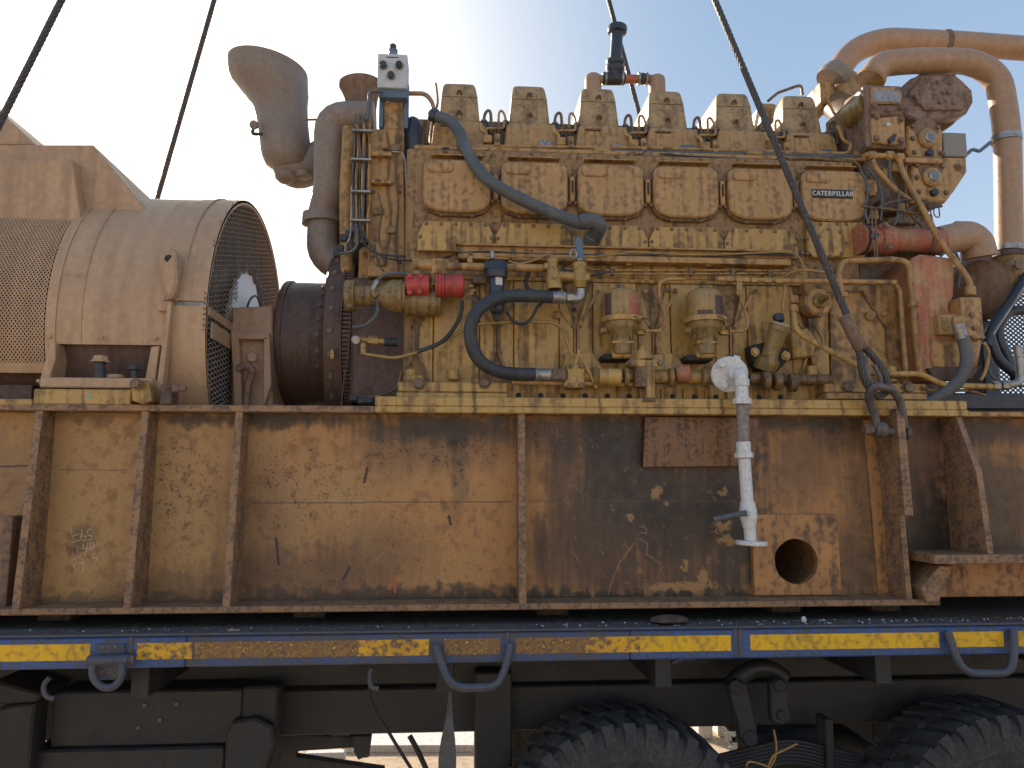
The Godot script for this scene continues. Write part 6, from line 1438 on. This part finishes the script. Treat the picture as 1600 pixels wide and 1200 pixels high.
	# front gear cover with chipped red paint
	k = pr(e, "gear_cover", M.chipped, v2([2.537,3.668,2.572,3.736,2.619,3.76,2.8,3.741,2.82,3.704,2.798,3.517,2.772,3.472,2.769,3.435,2.823,3.451,2.957,3.431,2.941,3.232,2.909,3.115,2.837,3.056,2.678,3.026,2.597,3.033,2.556,3.082,2.547,3.373]), -0.4, -0.12, 0.018)
	pr(k, "red_edge", M.redworn, v2([2.566,3.415,2.61,3.401,2.608,3.067,2.563,3.06]), -0.14, -0.114, 0.006)
	pr(k, "lower_bulge", M.ochre, v2([2.639,3.259,2.908,3.27,2.91,3.197,2.873,3.117,2.795,3.073,2.648,3.079,2.624,3.15]), -0.14, -0.09, 0.022)
	pr(k, "foot_plate", M.brown, v2([2.591,3.095,2.643,3.106,2.895,3.105,2.837,3.037,2.622,3.02]), -0.13, -0.085, 0.006)
	pr(k, "mount_plate", M.cover, v2([2.662,3.394,2.796,3.403,2.809,3.28,2.661,3.285]), -0.12, -0.075, 0.004)
	for q in v3([2.693,3.369,-0.074,2.696,3.322,-0.074]): cyl(k, "socket_bolt", M.cover, q, q + Vector3(0, 0, 0.006), 0.0165, 0.003)
	var jb = bx(e, "junction_block", M.cover, Vector3(2.836,3.378,-0.11),Vector3(0.122,0.224,0.14), 0.006)
	bolts(jb, M.bolt, v3([2.83,3.388,-0.038,2.838,3.313,-0.038]), 0.012)
	bx(jb, "junction_foot", M.cover, Vector3(2.858,3.263,-0.11),Vector3(0.074,0.018,0.16), 0.003)
	k = hose(e, "cooling_hose", M.greyhose, v3([2.742,3.257,0,2.757,3.179,0,2.747,3.095,0,2.706,3.009,-0.02,2.626,2.939,-0.05,2.562,2.899,-0.08]), 0.033, 16)
	cyl(k, "hose_end", M.steel, Vector3(2.718,3.328,0), Vector3(2.741,3.243,0), 0.032)
	cyl(k, "hose_nut", M.cover, Vector3(2.703,3.343,-0.02), Vector3(2.749,3.343,0), 0.034, 0.005, 8)
	pipe(e, "thin_line", M.ochre, v3([2.896,3.237,-0.05,2.925,3.19,-0.05,2.912,3.126,-0.05,2.885,3.058,-0.05,2.86,3.025,-0.05]), 0.009)
	# pair of oil pipes beside the gear cover
	pipe(e, "oil_pipe", M.ochre, v3([2.128,3.5,-0.1,2.113,3.617,-0.1,2.14,3.699,-0.1,2.454,3.716,-0.1,2.528,3.699,-0.1,2.536,3.441,-0.1,2.546,3.061,-0.1]), 0.0165, 0.07)
	pipe(e, "oil_pipe", M.ochre, v3([2.161,3.585,-0.14,2.45,3.594,-0.14,2.489,3.554,-0.14,2.49,3.303,-0.14,2.495,3.049,-0.14]), 0.014, 0.06)
	for q in v3([2.537,3.456,-0.1,2.132,3.504,-0.1]): bx(e, "pipe_clip", M.ochre, q, Vector3(0.045, 0.03, 0.045), 0.005)
	pipe(e, "oil_pipe", M.olive, v3([1.841,3.406,-0.09,1.838,3.308,-0.07,1.864,3.264,-0.06,2.161,3.095,-0.04,2.232,3.052,-0.03,2.519,3.056,-0.04,2.596,3.015,-0.04,2.66,2.994,-0.04,2.967,2.992,-0.06]), 0.0155, 0.06)
	for q in v3([1.842,3.42,-0.09,1.844,3.471,-0.09]): cyl(e, "pipe_union", M.ochre, q - Vector3(0, 0.02, 0), q + Vector3(0, 0.02, 0), 0.027, 0.004, 6)
	for q in v3([2.953,2.996,-0.06,3.005,3,-0.06]): cyl(e, "pipe_union", M.steel, q - Vector3(0.02, 0, 0), q + Vector3(0.02, 0, 0), 0.028, 0.004, 6)
	pipe(e, "pipe_end", M.steel, v3([3.024,3,-0.06,3.095,3.015,-0.06,3.105,3.079,-0.06,3.099,3.223,-0.06]), 0.022, 0.05)
	hose(e, "thin_line", M.ochre, v3([1.811,3.58,-0.12,1.809,3.525,-0.12,1.797,3.434,-0.12,1.783,3.368,-0.12]), 0.009)
	hose(e, "thin_line", M.ochre, v3([1.821,3.608,-0.14,1.859,3.638,-0.14,1.949,3.655,-0.14,2.06,3.642,-0.14]), 0.0085)
	# pump cover with shaft end
	var pc = Vector3(2.028,3.484,-0.16)
	k = pr(e, "pump_cover", M.ochre, circ(Vector2(pc.x, pc.y), 0.083, 32), -0.25, -0.16, 0.012)
	var ring = []
	for j in 6: ring.append(pc + Vector3(cos(j * TAU / 6 + 0.5) * 0.082, sin(j * TAU / 6 + 0.5) * 0.082, -0.01))
	bolts(k, M.bolt, ring, 0.013)
	la(k, "hub", M.oliveoil, pc, pc + Vector3(0.01, 0.005, 1), [[0, 0.045], [0.012, 0.04], [0.02, 0.022], [0.06, 0.018], [0.075, 0.012], [0.11, 0.011]], 18)
	bx(e, "pump_body", M.ochre, Vector3(2.044,3.572,-0.24),Vector3(0.158,0.067,0.08), 0.008)
	bx(e, "pump_stay", M.oily, Vector3(2,3.338,-0.24),Vector3(0.03,0.126,0.04), 0.004)
	hose(e, "thin_line", M.oily, v3([1.999,3.363,-0.2,2.04,3.29,-0.2,2.045,3.235,-0.2,1.991,3.205,-0.2,1.897,3.186,-0.2]), 0.006)
	# inclined filler neck
	var fa = Vector3(1.705,3.141,-0.14); var fb = Vector3(1.757,3.324,-0.08)
	var fl = fa.distance_to(fb)
	k = la(e, "oil_filler", M.oliveoil, fa, fb, [[-0.06, 0.06], [-0.02, 0.066], [0, 0.066], [0.02, 0.048], [0.06, 0.046], [fl - 0.03, 0.054], [fl - 0.028, 0.058], [fl, 0.058], [fl + 0.004, 0.05]], 24)
	cyl(k, "filler_cap", M.capgrey, fb, fb + (fb - fa).normalized() * 0.012, 0.05, 0.006, 22)
	cyl(k, "cap_plug", M.rubber, Vector3(1.758,3.388,-0.11), Vector3(1.762,3.346,-0.1), 0.03)
	pr(k, "filler_base", M.dark, v2([1.614,3.222,1.703,3.245,1.833,3.211,1.837,3.153,1.768,3.08,1.652,3.093,1.619,3.15]), -0.24, -0.16, 0.008)
	bolts(k, M.olive, v3([1.682,3.17,-0.1,1.79,3.157,-0.1,1.618,3.176,-0.1]), 0.02)
	pr(e, "small_tank", M.olive, v2([1.861,3.302,1.959,3.333,2.007,3.267,1.987,3.172,1.868,3.157]), -0.25, -0.18, 0.008)
	# fittings low at the right of the white pipe
	for q in v3([1.652,3.012,-0.06,1.716,3.009,-0.06,1.801,3.003,-0.06]): cyl(e, "manifold_flange", M.oily, q - Vector3(0.02, 0, 0), q + Vector3(0.02, 0, 0), 0.05, 0.006)
	# clutter of small lines between the coolers and the crankcase
	for q in [v3([2.391,4.306,-0.22,2.448,4.221,-0.22,2.465,4.119,-0.22,2.449,3.983,-0.22]), v3([2.515,4.34,-0.2,2.515,4.23,-0.2,2.557,4.153,-0.2,2.539,3.997,-0.2,2.512,3.95,-0.2]), v3([2.64,4.338,-0.24,2.624,4.21,-0.24,2.636,4.053,-0.24,2.709,3.969,-0.24]), v3([2.332,4.272,-0.2,2.373,4.187,-0.2,2.348,4.031,-0.2,2.366,3.955,-0.2]), v3([2.759,3.76,-0.16,2.8,3.791,-0.16,2.852,3.777,-0.16,2.868,3.686,-0.16,2.844,3.573,-0.16]), v3([2.526,2.981,-0.06,2.634,2.961,-0.06,2.781,2.969,-0.06,2.889,2.942,-0.06]), v3([2.936,3.156,-0.1,2.971,3.048,-0.1,3.073,3.013,-0.1,3.169,2.999,-0.1])]:
		hose(e, "thin_line", [M.oily, M.ochre, M.greyhose][int(abs(q[0].x * 100)) % 3], q, 0.0085)
	for q in v3([2.417,4.165,-0.24,2.424,4.024,-0.24,2.51,4.278,-0.24,2.59,4.068,-0.24,2.568,4.32,-0.24]):
		var k2 = cyl(e, "pipe_fitting", M.ochre, q - Vector3(0, 0.03, 0), q + Vector3(0, 0.03, 0), 0.024, 0.005, 8)
		bolts(k2, M.bolt, [q + Vector3(0, 0.03, 0)], 0.017, null, Vector3.UP)
	bx(e, "valve_block", M.ochre, Vector3(2.404,4.196,-0.27),Vector3(0.086,0.079,0.1), 0.008)
	bx(e, "valve_block", M.rusttan, Vector3(2.569,4.11,-0.34),Vector3(0.127,0.087,0.12), 0.008)
	# end of the set: braces and hoses in front of the perforated guard
	for q in [v3([3.386,3.697,-0.3,3.268,3.539,-0.3,3.143,3.382,-0.3,3.094,3.267,-0.3]), v3([3.406,3.498,-0.35,3.279,3.473,-0.35,3.209,3.355,-0.35,3.255,3.201,-0.35,3.309,3.048,-0.35]), v3([3.112,3.343,-0.3,3.158,3.191,-0.3,3.268,3.098,-0.3,3.33,3.079,-0.3])]: hose(e, "radiator_hose", M.navy, q, 0.03, 12)
	hose(e, "thin_line", M.steel, v3([3.303,3.63,-0.2,3.188,3.475,-0.2,3.066,3.315,-0.2]), 0.006, 6)
	bx(e, "frame_post", M.navy, Vector3(3.259,3.202,-0.6),Vector3(0.107,0.525,0.2), 0.01)
	bx(e, "frame_rail", M.navy, Vector3(3.15,2.949,-0.55),Vector3(0.758,0.1,0.3), 0.01)
	# perforated guard of the fan, standing behind
	var g = thing("fan_guard", "perforated metal guard at the far right end behind dark hoses", "guard", Vector3(3.999, 2.86, -1.0))
	b = MB.new()
	net(b, 3.402, 3.402 + 1.1, 2.875, 3.852, 0.034, 0.03, 0.0042, func(u, v): return Vector3(u, v, -1.0 + (u - 3.0) * 0.1), func(u, v): return true)
	pt(g, "guard_screen", b, M.dark)
	bx(g, "guard_frame", M.navy, Vector3(3.402 + 0.55, 2.875, -1.0), Vector3(1.1, 0.06, 0.08), 0.006)

# ---------------------------------------------------------------- lifting slings
func rope_mesh(path, r, pitch):
	var b = MB.new()
	var len = 0.0
	var pts = []
	for i in path.size() - 1:
		var n = max(1, int(path[i].distance_to(path[i + 1]) / (pitch / 9.0)))
		for k in n: pts.append(path[i].lerp(path[i + 1], float(k) / n))
	pts.append(path[path.size() - 1])
	var fr = []
	var prev = Vector3(0.3, 0.1, 0.9)
	for i in pts.size():
		var t = (pts[min(i + 1, pts.size() - 1)] - pts[max(i - 1, 0)]).normalized()
		prev = (prev - t * prev.dot(t)).normalized()
		if i > 0: len += pts[i].distance_to(pts[i - 1])
		fr.append([prev, t.cross(prev), len])
	for s in 6:
		var line = []
		for i in pts.size():
			var a = TAU * (s / 6.0 + fr[i][2] / pitch)
			line.append(pts[i] + (fr[i][0] * cos(a) + fr[i][1] * sin(a)) * r * 0.64)
		b.tube(line, r * 0.37, 6)
	return b
func build_slings():
	var apex = Vector3(-0.406,11.904,-1.05)
	var nr = Vector3(2.108,3.164,0.1)
	var nl = Vector3(-2.809,2.932,0.1)
	var fr = Vector3(nr.x, nr.y, -2.2)
	var fl = Vector3(nl.x, nl.y, -2.2)
	var g = "wire rope slings lifting the generating set"
	var top = apex + (nr - apex) * 0.02
	# near right rope ends in a pressed sleeve and an eye round a thimble
	var t = thing("wire_rope_sling", "twisted steel rope crossing in front of the engine, ending in a brown sleeve and eye", "wire rope", Vector3(2.198,2.938,0.1), g)
	var up = (apex - nr).normalized()
	pt(t, "rope", rope_mesh([Vector3(2.079,3.249,0.1), nr + (apex - nr) * 0.98], 0.0195, 0.2), M.rope)
	var f0 = Vector3(2.025,3.341,0.1); var f1 = Vector3(2.112,3.161,0.1)
	la(t, "sleeve", M.rust, f0, f1, [[0, 0.026], [0.01, 0.033], [f0.distance_to(f1) - 0.01, 0.035], [f0.distance_to(f1), 0.028]], 18)
	var loop = smooth(v3([2.089,3.188,0.1,2.102,3.127,0.1,2.106,3.062,0.1,2.116,3.011,0.1,2.141,2.958,0.1,2.166,2.928,0.1,2.197,2.918,0.1,2.23,2.938,0.1,2.24,2.986,0.1,2.223,3.046,0.1,2.185,3.107,0.1,2.126,3.175,0.1]), 6)
	pt(t, "eye", rope_mesh(loop, 0.02, 0.2), M.rope)
	hose(t, "thimble", M.shackle, v3([2.13,3.127,0.1,2.13,3.062,0.1,2.147,3.002,0.1,2.176,2.965,0.1,2.204,2.978,0.1,2.204,3.019,0.1,2.176,3.08,0.1]), 0.013)
	for q in [[nl, "thick pale steel rope at the upper left corner above the generator"], [fr, "steel rope running up behind the black vent pipe on the engine"], [fl, "steel rope running up behind the generator to the right of its hood"]]:
		t = thing("wire_rope_sling", q[1], "wire rope", q[0], g)
		var ag = MB.new()
		pt(t, "rope", rope_mesh([q[0], q[0] + (apex - q[0]) * 0.98], 0.0195, 0.2), M.rope)
	# bow shackle on the lug
	t = thing("bow_shackle", "grey bow shackle joining the rope eye to the lifting lug", "shackle", Vector3(2.226,2.738,0.09))
	var pz = 0.03
	hose(t, "bow", M.shackle, v3([2.197,2.754,0.05,2.185,2.821,0.06,2.153,2.872,0.08,2.127,2.915,0.12,2.134,2.951,0.15,2.156,2.96,0.16,2.195,2.952,0.15,2.241,2.948,0.13,2.297,2.905,0.1,2.322,2.847,0.08,2.347,2.755,0.05]), 0.0215, 12, 6)
	cyl(t, "pin", M.shackle, Vector3(2.14,2.744,0.045), Vector3(2.387,2.725,0.045), 0.02)
	cyl(t, "eye_boss", M.shackle, Vector3(2.185,2.744,0.045), Vector3(2.248,2.741,0.045), 0.043, 0.008)
	cyl(t, "eye_boss", M.shackle, Vector3(2.349,2.728,0.045), Vector3(2.369,2.725,0.045), 0.04, 0.008)
	cyl(t, "nut", M.rust, Vector3(2.129,2.744,0.045), Vector3(2.175,2.744,0.045), 0.03, 0.004, 6)

# ---------------------------------------------------------------- loose things on the deck
func build_small():
	var b = MB.new()
	var rows = []
	var rg = RandomNumberGenerator.new(); rg.seed = 4
	var c = Vector3(1.044,1.818,0.12)
	for q in [[0.0, 0.7], [0.012, 1.0], [0.026, 0.92], [0.036, 0.55]]:
		var row = []
		for i in 14:
			var a = TAU * i / 14
			var f = q[1] * rg.randf_range(0.88, 1.08)
			row.append(Vector3(c.x + cos(a) * 0.095 * f, 1.782 + q[0] + rg.randf_range(-0.002, 0.002), 0.12 + sin(a) * 0.06 * f))
		rows.append(row)
	b.grid(rows, true, true, true, 0.9)
	tag(pt(self, "stone", b, M.timber), "flat dark stone lying on the truck deck in front of the skid", "stone")
	b = MB.new(); b.lathe(Vector3(1.707, 1.782, 0.15), Vector3(1.707 + 0.01, 1.9, 0.14), [[0, 0.008], [0.008, 0.013], [0.022, 0.012], [0.03, 0.006]], 9)
	tag(pt(self, "white_pebble", b, M.pebble), "white rounded pebble on the truck deck below the round hole", "pebble")
	var mm = MultiMesh.new(); mm.transform_format = MultiMesh.TRANSFORM_3D
	var gb = MB.new(); gb.lathe(Vector3(0, -0.5, 0), Vector3(0, 1, 0), [[0, 0.3], [0.3, 0.6], [0.7, 0.55], [0.95, 0.2]], 6)
	mm.mesh = gb.mesh(); mm.instance_count = 240
	for i in 240:
		var x = rg.randf_range(-2.9, 3.6)
		if rg.randf() < 0.5: x = rg.randf_range(1.0, 3.3)
		var s = 0.003 + 0.006 * pow(rg.randf(), 3.0)
		mm.set_instance_transform(i, Transform3D(Basis(Vector3.UP, rg.randf() * TAU).scaled(Vector3(s * 1.3, s, s)), Vector3(x, 1.7815 + s * 0.3, rg.randf_range(0.07, 0.21))))
	var o = MultiMeshInstance3D.new(); o.multimesh = mm; o.material_override = M.pebble; o.name = "gravel"; add_child(o)
	tag(o, "small pale grit scattered on the truck deck edge", "gravel", "", "stuff")
	b = MB.new(); b.box(Vector3(-1.024, 1.788, 0.2), Vector3(0.055, 0.01, 0.014), 0.003)
	tag(pt(self, "wood_chip", b, M.tanpipe), "small orange chip lying on the truck deck at the left", "chip")
